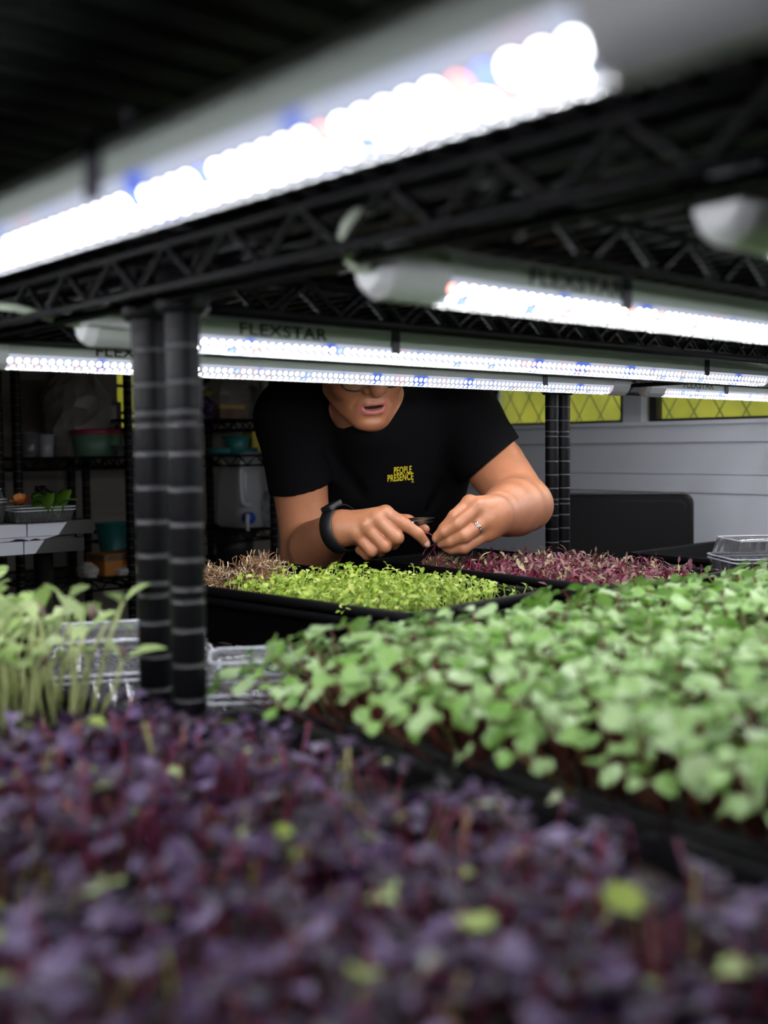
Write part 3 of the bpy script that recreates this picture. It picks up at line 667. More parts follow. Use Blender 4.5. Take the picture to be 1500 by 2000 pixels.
# clumps of cut roots and the bare growing mat
def clump(name, label, cx, cy, z, rx, ry, rz_, nroots, m_core, cat, group=None, rlen=0.03, r=0.0006, mroot='root', up=1.0):
    rg2 = random.Random(len(name) + nroots); root = thing(name, label, cat, (cx, cy, EYE + z), 0.6, group)
    b = MB(); b.ellipsoid((0, 0, 0), (rx * 0.92, ry * 0.92, rz_ * 0.9), 18, 10)
    b.v = [(x * rg2.uniform(0.9, 1.06), y * rg2.uniform(0.9, 1.06), max(-0.002, zz)) for x, y, zz in b.v]; b.build('core', m_core, root, True)
    q = MB()
    for _ in range(nroots):
        a = rg2.uniform(0, 6.283); e = math.asin(rg2.uniform(0, 1)); d = Vector((math.cos(a) * math.cos(e), math.sin(a) * math.cos(e), math.sin(e)))
        p = Vector((d.x * rx * 0.93, d.y * ry * 0.93, d.z * rz_ * 0.93)); t = d.cross(Vector((rg2.uniform(-1, 1), rg2.uniform(-1, 1), rg2.uniform(-1, 1)))).normalized()
        l = rlen * rg2.uniform(0.3, 1.0); pts = [p]
        for s_ in range(4):
            t = (t + Vector((rg2.gauss(0, .5), rg2.gauss(0, .5), rg2.gauss(0, .5))) + d * (0.18 * up)).normalized(); pts.append(pts[-1] + t * l / 4)
        q.tube(pts, r * rg2.uniform(0.7, 1.3), 3, caps=False)
    o = q.build('root_fibres', M[mroot], root); o['kind'] = 'stuff'
    return root
def tray_pt(T, x, y): return (T[0] + x * math.cos(T[2]) - y * math.sin(T[2]), T[1] + x * math.sin(T[2]) + y * math.cos(T[2]))
clump('root_clump', 'tall tangle of brown and white roots nearer the bright green sprouts', *tray_pt(GR, 0.150, 0.010), -0.226, 0.050, 0.062, 0.064, 1000, M['soil'], 'roots', 'cut root clumps', up=0.7)
clump('root_clump', 'tangle of brown and white roots peeking out beside the post', *tray_pt(GR, 0.205, 0.055), -0.226, 0.040, 0.052, 0.050, 700, M['soil'], 'roots', 'cut root clumps', up=0.7)
clump('mat_remnant', 'patch of bare brown growing mat below the hands', *tray_pt(BE, 0.190, 0.028), -0.217, 0.038, 0.034, 0.030, 600, M['soil'], 'growing mat', None, 0.012, 0.0005)

# ------------------------------------------------------------------ the worker (smooth implicit surfaces)
class Field:
    def __init__(s, lo, hi, h):
        s.lo = np.array(lo, np.float32); s.h = h; s.n = np.ceil((np.array(hi) - np.array(lo)) / h).astype(int) + 1
        s.D = np.full(tuple(s.n), 0.05, np.float32)
    def block(s, lo, hi):
        a = np.maximum(0, np.floor((np.array(lo) - s.lo) / s.h).astype(int)); b = np.minimum(s.n, np.ceil((np.array(hi) - s.lo) / s.h).astype(int) + 1)
        if np.any(b <= a): return None, None
        g = [s.lo[i] + s.h * np.arange(a[i], b[i], dtype=np.float32) for i in range(3)]
        return tuple(slice(a[i], b[i]) for i in range(3)), np.meshgrid(*g, indexing='ij', sparse=True)
    def put(s, sl, d, k, sub=False):
        A = s.D[sl]
        if sub:
            d = -d; hh = np.clip(0.5 - 0.5 * (A - d) / k, 0, 1); s.D[sl] = A * (1 - hh) + d * hh + k * hh * (1 - hh)
            return
        hh = np.clip(0.5 + 0.5 * (d - A) / k, 0, 1); s.D[sl] = d * (1 - hh) + A * hh - k * hh * (1 - hh)
    def cone(s, a, b, ra, rb, k=0.01, cut=None, sub=False, squash=None):
        a, b = np.array(a, float), np.array(b, float); m = max(ra, rb) + k + 0.02
        sl, g = s.block(np.minimum(a, b) - m, np.maximum(a, b) + m)
        if sl is None: return
        ab = b - a; L2 = max(1e-9, float(ab @ ab))
        p = [g[i] - a[i] for i in range(3)]; t = np.clip((p[0] * ab[0] + p[1] * ab[1] + p[2] * ab[2]) / L2, 0, 1)
        q = [p[i] - ab[i] * t for i in range(3)]
        if squash:                                   # (direction, factor): flattened along that direction
            d, f = np.array(squash[0]), squash[1]; w_ = q[0] * d[0] + q[1] * d[1] + q[2] * d[2]
            q = [q[i] + d[i] * w_ * (1 / f - 1) for i in range(3)]
        d = np.sqrt(q[0] ** 2 + q[1] ** 2 + q[2] ** 2) - (ra + (rb - ra) * t)
        if cut is not None:
            for p0, nn in cut: d = np.maximum(d, (g[0] - p0[0]) * nn[0] + (g[1] - p0[1]) * nn[1] + (g[2] - p0[2]) * nn[2])
        s.put(sl, d.astype(np.float32), k, sub)
    def chain(s, pts, rs, k=0.006, **kw):
        for i in range(len(pts) - 1): s.cone(pts[i], pts[i + 1], rs[i], rs[i + 1], k, **kw)
    def ell(s, c, r, R=None, k=0.01, sub=False):
        c = np.array(c, float); r = np.array(r, float); m = r.max() + k + 0.02
        sl, g = s.block(c - m, c + m)
        if sl is None: return
        p = [g[i] - c[i] for i in range(3)]
        if R is not None: p = [p[0] * R[0][i] + p[1] * R[1][i] + p[2] * R[2][i] for i in range(3)]
        k0 = np.sqrt(sum((p[i] / r[i]) ** 2 for i in range(3))); k1 = np.sqrt(sum((p[i] / r[i] ** 2) ** 2 for i in range(3))) + 1e-9
        s.put(sl, (k0 * (k0 - 1) / k1).astype(np.float32), k, sub)
    def mesh(s, name):
        D = s.D; S = D < 0; nx, ny, nz = D.shape
        c8 = sum(S[i:nx - 1 + i, j:ny - 1 + j, k:nz - 1 + k].astype(np.int8) for i in (0, 1) for j in (0, 1) for k in (0, 1))
        act = (c8 > 0) & (c8 < 8); ids = np.argwhere(act); idx = np.full(act.shape, -1, np.int64); idx[act] = np.arange(len(ids))
        acc = np.zeros((len(ids), 3)); cnt = np.zeros(len(ids))
        offs = [(i, j, k) for i in (0, 1) for j in (0, 1) for k in (0, 1)]
        val = {o: D[ids[:, 0] + o[0], ids[:, 1] + o[1], ids[:, 2] + o[2]] for o in offs}
        for o in offs:
            for ax in range(3):
                if o[ax]: continue
                o2 = list(o); o2[ax] = 1; o2 = tuple(o2); a, b = val[o], val[o2]; ms = (a < 0) != (b < 0)
                t = np.where(ms, a / np.where(ms, a - b, 1), 0); P = np.tile(np.array(o, float), (len(ids), 1)); P[:, ax] = t
                acc[ms] += P[ms]; cnt[ms] += 1
        V = s.lo + s.h * (ids + acc / cnt[:, None]); Q = []
        for ax in range(3):
            b, c = (ax + 1) % 3, (ax + 2) % 3
            A = np.swapaxes(np.swapaxes(S, 0, 0), 0, 0)
            sl0 = [slice(None)] * 3; sl1 = [slice(None)] * 3; sl0[ax] = slice(0, -1); sl1[ax] = slice(1, None)
            e = A[tuple(sl0)] != A[tuple(sl1)]; pos = np.argwhere(e)
            pos = pos[(pos[:, b] > 0) & (pos[:, c] > 0) & (pos[:, b] < D.shape[b] - 1) & (pos[:, c] < D.shape[c] - 1)]
            ins = S[pos[:, 0], pos[:, 1], pos[:, 2]]
            def cell(db, dc):
                q = pos.copy(); q[:, b] -= db; q[:, c] -= dc; return idx[q[:, 0], q[:, 1], q[:, 2]]
            f = np.stack([cell(1, 1), cell(0, 1), cell(0, 0), cell(1, 0)], 1); f[~ins] = f[~ins][:, ::-1]; Q.append(f)
        Q = np.concatenate(Q); Q = Q[(Q >= 0).all(1)]
        me = bpy.data.meshes.new(name); me.vertices.add(len(V)); me.vertices.foreach_set('co', V.astype(np.float32).ravel())
        me.loops.add(len(Q) * 4); me.loops.foreach_set('vertex_index', Q.ravel().astype(np.int32))
        me.polygons.add(len(Q)); me.polygons.foreach_set('loop_start', np.arange(0, len(Q) * 4, 4, dtype=np.int32))
        me.polygons.foreach_set('use_smooth', np.ones(len(Q), bool)); me.update(calc_edges=True); me.validate()
        return me
person = thing('person', 'person in a black T-shirt and dark glasses bending over the trays, snips in hand', 'person', (0.0, 2.42, 0.0))
person.matrix_world = Matrix.Translation((0.0, 2.42, 0.0))
POFF = Vector((0.0, 2.42, 0.0))
def child(name, me, m, parent=None, world=True):
    me.materials.clear()
    for x in (m if isinstance(m, (list, tuple)) else [m]): me.materials.append(x)
    if world: me.transform(Matrix.Translation(-POFF))
    o = link(name, me, parent or person); return o
# --- head frame
YAW, PIT, ROL = math.radians(19), math.radians(26), math.radians(7)
fw = Vector((math.sin(YAW) * math.cos(PIT), -math.cos(YAW) * math.cos(PIT), -math.sin(PIT)))
up0 = Vector((math.sin(YAW) * -math.sin(PIT) * -1 * -1, math.cos(YAW) * math.sin(PIT) * -1, math.cos(PIT)))
sd0 = Vector((math.cos(YAW), math.sin(YAW), 0)); up0 = fw.cross(sd0) * -1.0
if up0.z < 0: up0 = -up0
sd = sd0 * math.cos(ROL) + up0 * math.sin(ROL); up = up0 * math.cos(ROL) - sd0 * math.sin(ROL)
HR = [[sd[i], fw[i], up[i]] for i in range(3)]          # columns: side, forward, up
MOUTH = at(731, 795, 1.90)
HC = MOUTH - fw * 0.095 + up * 0.072
def hp(s_, f, u): return HC + sd * s_ + fw * f + up * u
B = Field((-0.26, 1.62, EYE - 0.24), (0.33, 2.26, EYE + 0.30), 0.0023)
def he(c, r, k=0.01, sub=False): B.ell(hp(*c), r, HR, k, sub)
he((0, -0.005, 0.03), (0.076, 0.096, 0.086)); he((0, 0.028, -0.028), (0.066, 0.062, 0.074), 0.03); he((0, 0.034, -0.076), (0.045, 0.050, 0.040), 0.03)
B.cone(hp(0, 0.070, -0.103), hp(0, 0.066, -0.100), 0.020, 0.020, 0.025)
for s_ in (-1, 1):
    he((s_ * 0.041, 0.055, -0.036), (0.024, 0.026, 0.028), 0.022)
    B.cone(hp(s_ * 0.051, 0.0, -0.072), hp(s_ * 0.016, 0.065, -0.104), 0.015, 0.014, 0.03)
he((0, 0.060, -0.070), (0.034, 0.032, 0.027), 0.022)
B.cone(hp(-0.05, 0.068, 0.028), hp(0, 0.084, 0.026), 0.012, 0.012, 0.02); B.cone(hp(0.05, 0.068, 0.028), hp(0, 0.084, 0.026), 0.012, 0.012, 0.02)
for s_ in (-1, 1): he((s_ * 0.032, 0.096, 0.008), (0.017, 0.014, 0.011), 0.014, True)
B.cone(hp(0, 0.086, 0.012), hp(0, 0.108, -0.030), 0.008, 0.0125, 0.012); B.cone(hp(0, 0.110, -0.035), hp(0, 0.109, -0.036), 0.0122, 0.0122, 0.006)
for s_ in (-1, 1):
    he((s_ * 0.0145, 0.098, -0.038), (0.0085, 0.011, 0.0085), 0.005)
for s_ in (-1, 1): he((s_ * 0.0075, 0.104, -0.0475), (0.0045, 0.006, 0.0045), 0.003, True)
# lips
for s_ in (-1, 1):
    B.chain([hp(s_ * 0.027, 0.080, -0.0705), hp(s_ * 0.012, 0.0925, -0.0645), hp(0, 0.0945, -0.0650)], [0.0030, 0.0052, 0.0052], 0.004)
    B.chain([hp(s_ * 0.026, 0.080, -0.0730), hp(s_ * 0.012, 0.0905, -0.0825), hp(0, 0.0925, -0.0840)], [0.0030, 0.0062, 0.0070], 0.004)
he((0, 0.099, -0.0735), (0.0205, 0.020, 0.0046), 0.002, True)
he((0, 0.098, -0.0955), (0.020, 0.010, 0.006), 0.010, True)
for s_ in (-1, 1):                                       # folds beside the mouth
    B.cone(hp(s_ * 0.024, 0.100, -0.044), hp(s_ * 0.037, 0.081, -0.075), 0.0022, 0.0022, 0.006, sub=True)
    he((s_ * 0.077, -0.012, -0.010), (0.009, 0.020, 0.032), 0.008)
NECK = Vector((-0.012, 2.03, EYE + 0.055))
B.cone(hp(0, -0.015, -0.075), NECK, 0.055, 0.062, 0.02)
# --- torso core and arms
SH1, SH2 = at(572, 815, 2.08), at(905, 825, 2.09)
HIP = Vector((0.0, 2.40, EYE - 0.27))
B.cone(SH1, SH2, 0.05, 0.05, 0.03); B.cone(NECK, Vector((0, 2.14, EYE - 0.05)), 0.07, 0.10, 0.03)
E1 = at(600, 1083, 1.925); W1 = at(664, 1033, 1.735)
M1 = E1.lerp(W1, 0.30); W1b = E1.lerp(W1, 0.85)
B.chain([SH1, SH1.lerp(E1, 0.55), E1], [0.055, 0.050, 0.045], 0.003)
B.cone(E1, M1, 0.045, 0.047, 0.012); B.chain([M1, W1b, W1], [0.047, 0.033, 0.029], 0.003)
E2 = at(1022, 985, 1.905); W2 = at(963, 1006, 1.725)
B.chain([SH2, SH2.lerp(E2, 0.55), E2], [0.058, 0.055, 0.048], 0.003)
B.cone(E2, E2.lerp(W2, 0.30), 0.048, 0.050, 0.010); B.chain([E2.lerp(W2, 0.30), E2.lerp(W2, 0.55), E2.lerp(W2, 0.8), W2], [0.050, 0.045, 0.036, 0.031], 0.003)
B.cone(at(1044, 990, 1.905), at(1040, 986, 1.900), 0.020, 0.02, 0.03)
# --- hand with the snips: knuckles face the viewer
K = [at(753, 1002, 1.715), at(735, 1014, 1.708), at(714, 1029, 1.706), at(696, 1044, 1.710)]
for i, kk in enumerate(K):
    B.cone(W1.lerp(kk, 0.05), kk, 0.022, 0.0125 - 0.0006 * i, 0.014)
B.cone(at(705, 1035, 1.735), at(735, 1030, 1.735), 0.020, 0.018, 0.02)
def finger(pts, rs, k=0.0035): B.chain(pts, rs, k)
finger([K[0], at(790, 1024, 1.700), at(816, 1042, 1.702), at(832, 1061, 1.710)], [0.0115, 0.0103, 0.0090, 0.0072])
finger([K[1], at(776, 1050, 1.695), at(768, 1062, 1.716), at(748, 1058, 1.734)], [0.0112, 0.0105, 0.0094, 0.0085])
finger([K[2], at(752, 1067, 1.698), at(742, 1076, 1.718), at(724, 1068, 1.734)], [0.0108, 0.0100, 0.0090, 0.0080])
finger([K[3], at(726, 1076, 1.703), at(717, 1084, 1.718), at(702, 1074, 1.732)], [0.0100, 0.0092, 0.0082, 0.0072])
for p in (K[0], K[1], K[2], K[3]): B.cone(p + Vector((0, -0.004, 0.002)), p + Vector((0, -0.003, 0.002)), 0.0080, 0.0080, 0.008)
finger([at(700, 1030, 1.750), at(752, 1012, 1.765), at(796, 1020, 1.752), at(830, 1034, 1.738)], [0.020, 0.0135, 0.0105, 0.0080], 0.010)
# --- hand that holds the sprouts
Q = [at(917, 982, 1.722), at(934, 992, 1.706), at(949, 1018, 1.704), at(950, 1042, 1.712)]
for i, kk in enumerate(Q): B.cone(W2.lerp(kk, 0.05), kk, 0.024, 0.0130 - 0.0007 * i, 0.014)
B.cone(at(935, 1010, 1.730), at(950, 1030, 1.730), 0.022, 0.020, 0.02)
finger([Q[0], at(888, 1008, 1.708), at(868, 1032, 1.712), at(855, 1047, 1.716)], [0.0115, 0.0102, 0.0090, 0.0075])
finger([Q[1], at(894, 1024, 1.690), at(868, 1039, 1.694), at(852, 1051, 1.702)], [0.0120, 0.0108, 0.0094, 0.0074])
finger([Q[2], at(908, 1047, 1.686), at(880, 1058, 1.696), at(862, 1061, 1.706)], [0.0115, 0.0104, 0.0090, 0.0076])
finger([Q[3], at(906, 1070, 1.694), at(883, 1073, 1.704), at(870, 1069, 1.712)], [0.0105, 0.0094, 0.0082, 0.0070])
for p in Q: B.cone(p + Vector((0, -0.004, 0.001)), p + Vector((0, -0.003, 0.001)), 0.0080, 0.0080, 0.008)
finger([at(945, 1020, 1.745), at(905, 1040, 1.752), at(876, 1050, 1.736), at(855, 1054, 1.722)], [0.020, 0.0130, 0.0105, 0.0080], 0.010)
me = B.mesh('body')
# lips and the open mouth take their own colour
co = np.empty(len(me.vertices) * 3, np.float32); me.vertices.foreach_get('co', co); co = co.reshape(-1, 3)
loc = (co - np.array(HC)) @ np.array(HR); fv = np.empty(len(me.polygons) * 4, np.int32); me.polygons.foreach_get('vertices', fv); fc = loc[fv.reshape(-1, 4)].mean(1)
du = np.where(fc[:, 2] > -0.0735, (fc[:, 2] + 0.0735) / (0.0118 - 0.00028 * 0), (fc[:, 2] + 0.0735) / 0.0165)
lip = ((fc[:, 0] / 0.0285) ** 2 + du ** 2 < 1) & (fc[:, 1] > 0.075) & (fc[:, 1] < 0.11)
inn = (np.abs(fc[:, 0]) < 0.022) & (np.abs(fc[:, 2] + 0.0735) < 0.0050) & (fc[:, 1] < 0.0905) & (fc[:, 1] > 0.06)
mi = np.zeros(len(fc), np.int32); mi[lip] = 1; mi[inn] = 2
me.polygons.foreach_set('material_index', mi); del B
body = child('body', me, [M['skin'], M['lip'], M['mouth']])
me.polygons.foreach_set('material_index', mi)
# teeth, eyes
b = MB(); b.ellipsoid(hp(0, 0.077, -0.0700), (0.017, 0.010, 0.0042), 12, 6, mtx=Matrix(HR)); child('teeth', b.mesh('teeth', M['white'], True), M['white'], body)
for s_ in (-1, 1):
    b = MB(); b.ellipsoid(hp(s_ * 0.032, 0.075, 0.008), (0.012, 0.012, 0.012), 14, 8); child('eye', b.mesh('eye', M['white'], True), M['white'], body)
    b = MB(); b.ellipsoid(hp(s_ * 0.032, 0.0845, 0.005), (0.005, 0.003, 0.005), 10, 6, mtx=Matrix(HR)); child('iris', b.mesh('iris', M['hair'], True), M['hair'], body)
# hair
Hf = Field(tuple(HC - Vector((0.15, 0.16, 0.15))), tuple(HC + Vector((0.15, 0.19, 0.17))), 0.005)
Hf.ell(hp(0, -0.012, 0.036), (0.084, 0.100, 0.090), HR, 0.01)
Hf.ell(hp(0, -0.06, -0.01), (0.070, 0.055, 0.07), HR, 0.02)
Hf.ell(hp(0, 0.085, -0.03), (0.075, 0.075, 0.088), HR, 0.012, True)
for s_ in (-1, 1): Hf.ell(hp(s_ * 0.08, 0.03, -0.05), (0.03, 0.05, 0.05), HR, 0.01, True)
child('hair', Hf.mesh('hair'), M['hair'])
# glasses
gl = MB()
def lens_loop(s_, k=1.0): return [hp(s_ * 0.034 + 0.0245 * k * math.cos(a) * (1 - 0.10 * math.sin(a) * 0), 0.099 - abs(s_ * 0.034 + 0.0245 * math.cos(a)) * 0.16, -0.0180 + 0.0205 * k * math.copysign(abs(math.sin(a)) ** 0.8, math.sin(a))) for a in [2 * math.pi * i / 28 for i in range(28)]]
for s_ in (-1, 1): gl.tube(lens_loop(s_), 0.0017, 6, closed=True)
gl.tube([hp(-0.010, 0.098, 0.004), hp(0, 0.101, 0.007), hp(0.010, 0.098, 0.004)], 0.0015, 6)
for s_ in (-1, 1): gl.tube([hp(s_ * 0.0585, 0.089, 0.004), hp(s_ * 0.078, 0.03, 0.008), hp(s_ * 0.081, -0.02, 0.004)], 0.0016, 6)
gob = child('glasses', gl.mesh('glasses', M['gl_black'], True), M['gl_black'])
for s_ in (-1, 1):
    b = MB(); L_ = lens_loop(s_, 0.95); b.loft([L_, [p + fw * 0.001 for p in L_]]); child('spectacle_lens', b.mesh('spectacle_lens', M['glass']), M['glass'], gob)
# --- T-shirt
S = Field((-0.36, 1.84, EYE - 0.42), (0.40, 2.60, EYE + 0.24), 0.0042)
CH = Vector((0.005, 2.13, EYE - 0.045))
S.ell(CH, (0.165, 0.115, 0.15), None, 0.02); S.ell(Vector((0.005, 2.22, EYE - 0.16)), (0.160, 0.120, 0.16), None, 0.06)
S.ell(HIP + Vector((0, -0.05, 0.02)), (0.165, 0.125, 0.14), None, 0.05)
S.cone(SH1 + Vector((0.01, 0.01, -0.005)), SH2 + Vector((-0.01, 0.01, -0.005)), 0.078, 0.080, 0.05)
S.cone(NECK + Vector((0, 0.0, -0.01)), CH, 0.080, 0.10, 0.05)
A1, A2 = SH1, SH1.lerp(E1, 0.58)
n1 = (at(524, 965, 2.0) - at(627, 951, 1.97)); c1 = at(575, 957, 1.99); d1 = (A2 - A1).normalized()
vdir = n1.normalized(); nn1 = (vdir.cross(Vector((0, 1, 0.15)))).normalized()
if nn1.dot(d1) < 0: nn1 = -nn1
S.cone(A1, A2 + d1 * 0.05, 0.070, 0.0545, 0.03, cut=[(c1, nn1)])
A1, A2 = SH2, SH2.lerp(E2, 0.5)
n2 = (at(992, 872, 2.02) - at(904, 944, 1.99)).normalized(); c2 = at(948, 908, 2.0); d2 = (A2 - A1).normalized()
nn2 = (n2.cross(Vector((0.25, 1, 0.1)))).normalized()
if nn2.dot(d2) < 0: nn2 = -nn2
S.cone(A1, A2 + d2 * 0.06, 0.074, 0.063, 0.03, cut=[(c2, nn2)])
# folds of the cloth
for a, b_ in (((560, 900, 1.93), (600, 800, 1.97)), ((905, 900, 1.93), (860, 800, 1.98)), ((700, 960, 2.02), (640, 880, 2.0)), ((830, 990, 2.06), (890, 930, 2.03))):
    S.cone(at(*a), at(*b_), 0.008, 0.004, 0.02, sub=True)
# neckline
S.cone(hp(0, -0.03, -0.06), hp(0, -0.012, -0.110), 0.060, 0.060, 0.006, sub=True)
shirt_me = S.mesh('t_shirt'); bvh = BVHTree.FromPolygons([v.co.copy() for v in shirt_me.vertices], [tuple(p.vertices) for p in shirt_me.polygons])
shirt = child('t_shirt', shirt_me, M['shirt'])
def print_on(text, x0, x1, y0, y1, slope, name='lettering'):
    me = letters(text, 1.0, 0.020, 1.0, 1.08); xs = [v.co.x for v in me.vertices]; ys = [v.co.y for v in me.vertices]
    a0, a1, b0, b1 = min(xs), max(xs), min(ys), max(ys)
    for v in me.vertices:
        px = x0 + (v.co.x - a0) / (a1 - a0) * (x1 - x0); py = y1 - (v.co.y - b0) / (b1 - b0) * (y1 - y0) + slope * (px - x0)
        d = ray(px, py).normalized(); h = bvh.ray_cast(Vector((0, 0, EYE)), d); v.co = (h[0] if h[0] else at(px, py, 2.0)) - d * 0.0012
    child(name, me, M['yellow'], shirt)
print_on('PEOPLE', 769.5, 804, 912.5, 926.5, -0.09); print_on('PRESENCE', 757, 807.5, 927.5, 941.5, -0.09)
tri = bpy.data.meshes.new('mark'); pts = []
for cx, cy in ((806, 938.3), (804.6, 941), (807.4, 941)):
    pts += [(cx - 1.2, cy + 1), (cx + 1.2, cy + 1), (cx, cy - 1.2)]
vs_ = []
for px, py in pts:
    d = ray(px, py).normalized(); h = bvh.ray_cast(Vector((0, 0, EYE)), d); vs_.append((h[0] if h[0] else at(px, py, 2.0)) - d * 0.0012)
tri.from_pydata([tuple(p) for p in vs_], [], [(0, 1, 2), (3, 4, 5), (6, 7, 8)]); child('printed_mark', tri, M['yellow'], shirt)
# --- trousers and shoes
T = Field((-0.30, 2.15, 0.0), (0.30, 2.75, EYE - 0.12), 0.010)
T.ell(HIP + Vector((0, 0, -0.04)), (0.170, 0.125, 0.15), None, 0.03)
for s_ in (-1, 1):
    T.chain([HIP + Vector((s_ * 0.085, 0, -0.08)), Vector((s_ * 0.10, 2.37, 0.46)), Vector((s_ * 0.105, 2.43, 0.075))], [0.092, 0.068, 0.056], 0.04)
child('trousers', T.mesh('trousers'), M['trousers'])
for s_ in (-1, 1):
    Sf = Field((s_ * 0.105 - 0.08, 2.2, -0.01), (s_ * 0.105 + 0.08, 2.56, 0.16), 0.006)
    Sf.cone((s_ * 0.105, 2.46, 0.045), (s_ * 0.11, 2.31, 0.035), 0.042, 0.034, 0.02); Sf.cone((s_ * 0.105, 2.45, 0.05), (s_ * 0.105, 2.44, 0.11), 0.044, 0.046, 0.03)
    child('shoe', Sf.mesh('shoe'), M['shoe'])
# --- nails
for tip, prev, nr in ((at(832, 1061, 1.710), at(816, 1042, 1.702), Vector((-0.15, -1, 0.35))), (at(853, 1050, 1.702), at(868, 1039, 1.694), Vector((0.05, -1, -0.25))), (at(863, 1061, 1.706), at(880, 1058, 1.696), Vector((0, -1, -0.3)))):
    t = (tip - prev).normalized(); n = (nr - t * nr.dot(t)).normalized(); sds = t.cross(n)
    R = Matrix((t, sds, n)).transposed(); b = MB(); b.ellipsoid(tip + n * 0.0062 - t * 0.0005, (0.0062, 0.0050, 0.0016), 12, 6, mtx=R)
    child('nail', b.mesh('nail', M['nail'], True), M['nail'], body)
# --- wrist watch, ring: worn, but things of their own
hd = (K[0].lerp(K[3], 0.5) - W1).normalized(); ax = ((W1 - E1).normalized() * 0.45 + hd * 0.85).normalized(); wc = W1 + hd * 0.002; n0 = Vector((0.35, -0.55, 0.75)); n0 = (n0 - ax * n0.dot(ax)).normalized(); n1_ = ax.cross(n0)
wt = thing('wrist_watch', 'black wrist watch with a small screen on the arm beside the green tray', 'watch', wc)
def ringpts(c, a, b_, r, n=28): return [a * (r * math.cos(2 * math.pi * k / n)) + b_ * (r * math.sin(2 * math.pi * k / n)) for k in range(n)]
b = MB(); R_ = 0.0365; rows = []
for off, rr in ((-0.0125, R_), (-0.0115, R_ + 0.0022), (0.0115, R_ + 0.0022), (0.0125, R_)): rows.append([p + ax * off for p in ringpts(wc, n0, n1_, rr)])
b.loft(rows, cap=False); b.build('band', M['watch'], wt, True)
fm = Matrix((ax, n1_, n0)).transposed().to_4x4(); c_ = n0 * (R_ + 0.0005)
b = MB(); b.loft([[c_ + fm @ p for p in rounded_rect(0.0115, 0.0165, 0.004, z)] for z in (0, 0.005, 0.0065)]); b.build('case', M['watch'], wt)
b = MB(); b.loft([[c_ + fm @ p for p in rounded_rect(0.0098, 0.0145, 0.003, z)] for z in (0.0064, 0.0070)]); b.build('screen', M['watch_face'], wt)
rc = Q[2].lerp(at(908, 1047, 1.686), 0.46); ra = (at(908, 1047, 1.686) - Q[2]).normalized(); rn = Vector((0.45, -1, -0.25)); rn = (rn - ra * rn.dot(ra)).normalized(); rb = ra.cross(rn)
rt = thing('finger_ring', 'silver ring with a clear stone on the holding hand', 'ring', rc)
b = MB()
for off in (-0.0018, 0.0014): b.tube([p + ra * off for p in ringpts(rc, rn, rb, 0.0114)], 0.0012, 6, closed=True)
b.build('band', M['silver'], rt, True)
b = MB(); b.ellipsoid(rn * 0.0140, (0.0028, 0.0028, 0.0028), 8, 5); b.build('stone', M['silver'], rt)
# --- snips
sn = thing('snips', 'small dark steel snips held between finger and thumb', 'scissors', at(805, 1021, 1.722))
o0 = at(805, 1021, 1.722)
for dy, tip in ((-3, (849, 1011, 1.716)), (4, (846, 1018, 1.719))):
    a = at(790, 1020 + dy, 1.728) - o0; m_ = at(815, 1019 + dy, 1.722) - o0; t = at(*tip) - o0; wv = Vector((0.0, -0.25, 1)) * 0.0036
    b = MB(); th = Vector((0, 0.0016, 0)); b.loft([[a - wv, a + wv, a + wv + th, a - wv + th], [m_ - wv * 1.3, m_ + wv * 1.3, m_ + wv * 1.3 + th, m_ - wv * 1.3 + th], [t - wv * 0.15, t + wv * 0.15, t + wv * 0.15 + th, t - wv * 0.15 + th]])
    b.build('blade', M['blade'], sn)
b = MB(); p0 = at(790, 1020, 1.728) - o0; b.tube([p0, p0 + Vector((-0.02, 0.01, 0.002)), p0 + Vector((-0.05, 0.016, -0.002))], [0.004, 0.0035, 0.003], 8); b.build('handle', M['watch'], sn, True)
b = MB(); b.ellipsoid(at(806, 1021, 1.7205) - o0, (0.0024, 0.0024, 0.0024), 8, 5); b.build('pivot', M['silver'], sn)
# --- beet sprouts in the fingers
for n, path in enumerate(([(853, 1052), (838, 1042), (826, 1040), (812, 1030)], [(856, 1056), (846, 1064), (832, 1072), (826, 1084)], [(858, 1056), (848, 1072), (852, 1086), (853, 1100)], [(862, 1058), (868, 1074), (860, 1090), (857, 1100)], [(852, 1060), (842, 1078), (830, 1092), (822, 1098)])):
    b = MB(); pp = [at(x, y, 1.712 + 0.004 * n) for x, y in path]; o0 = pp[0]; b.tube([p - o0 for p in smooth_path(pp, 5)], 0.0010 - 0.00008 * n, 5); o = b.build('held_sprout', M['held'], smooth=True); o.location = o0
    tag(o, 'thin dark red beet stem pinched between the fingers', 'sprout', 'beet stems held in the fingers')

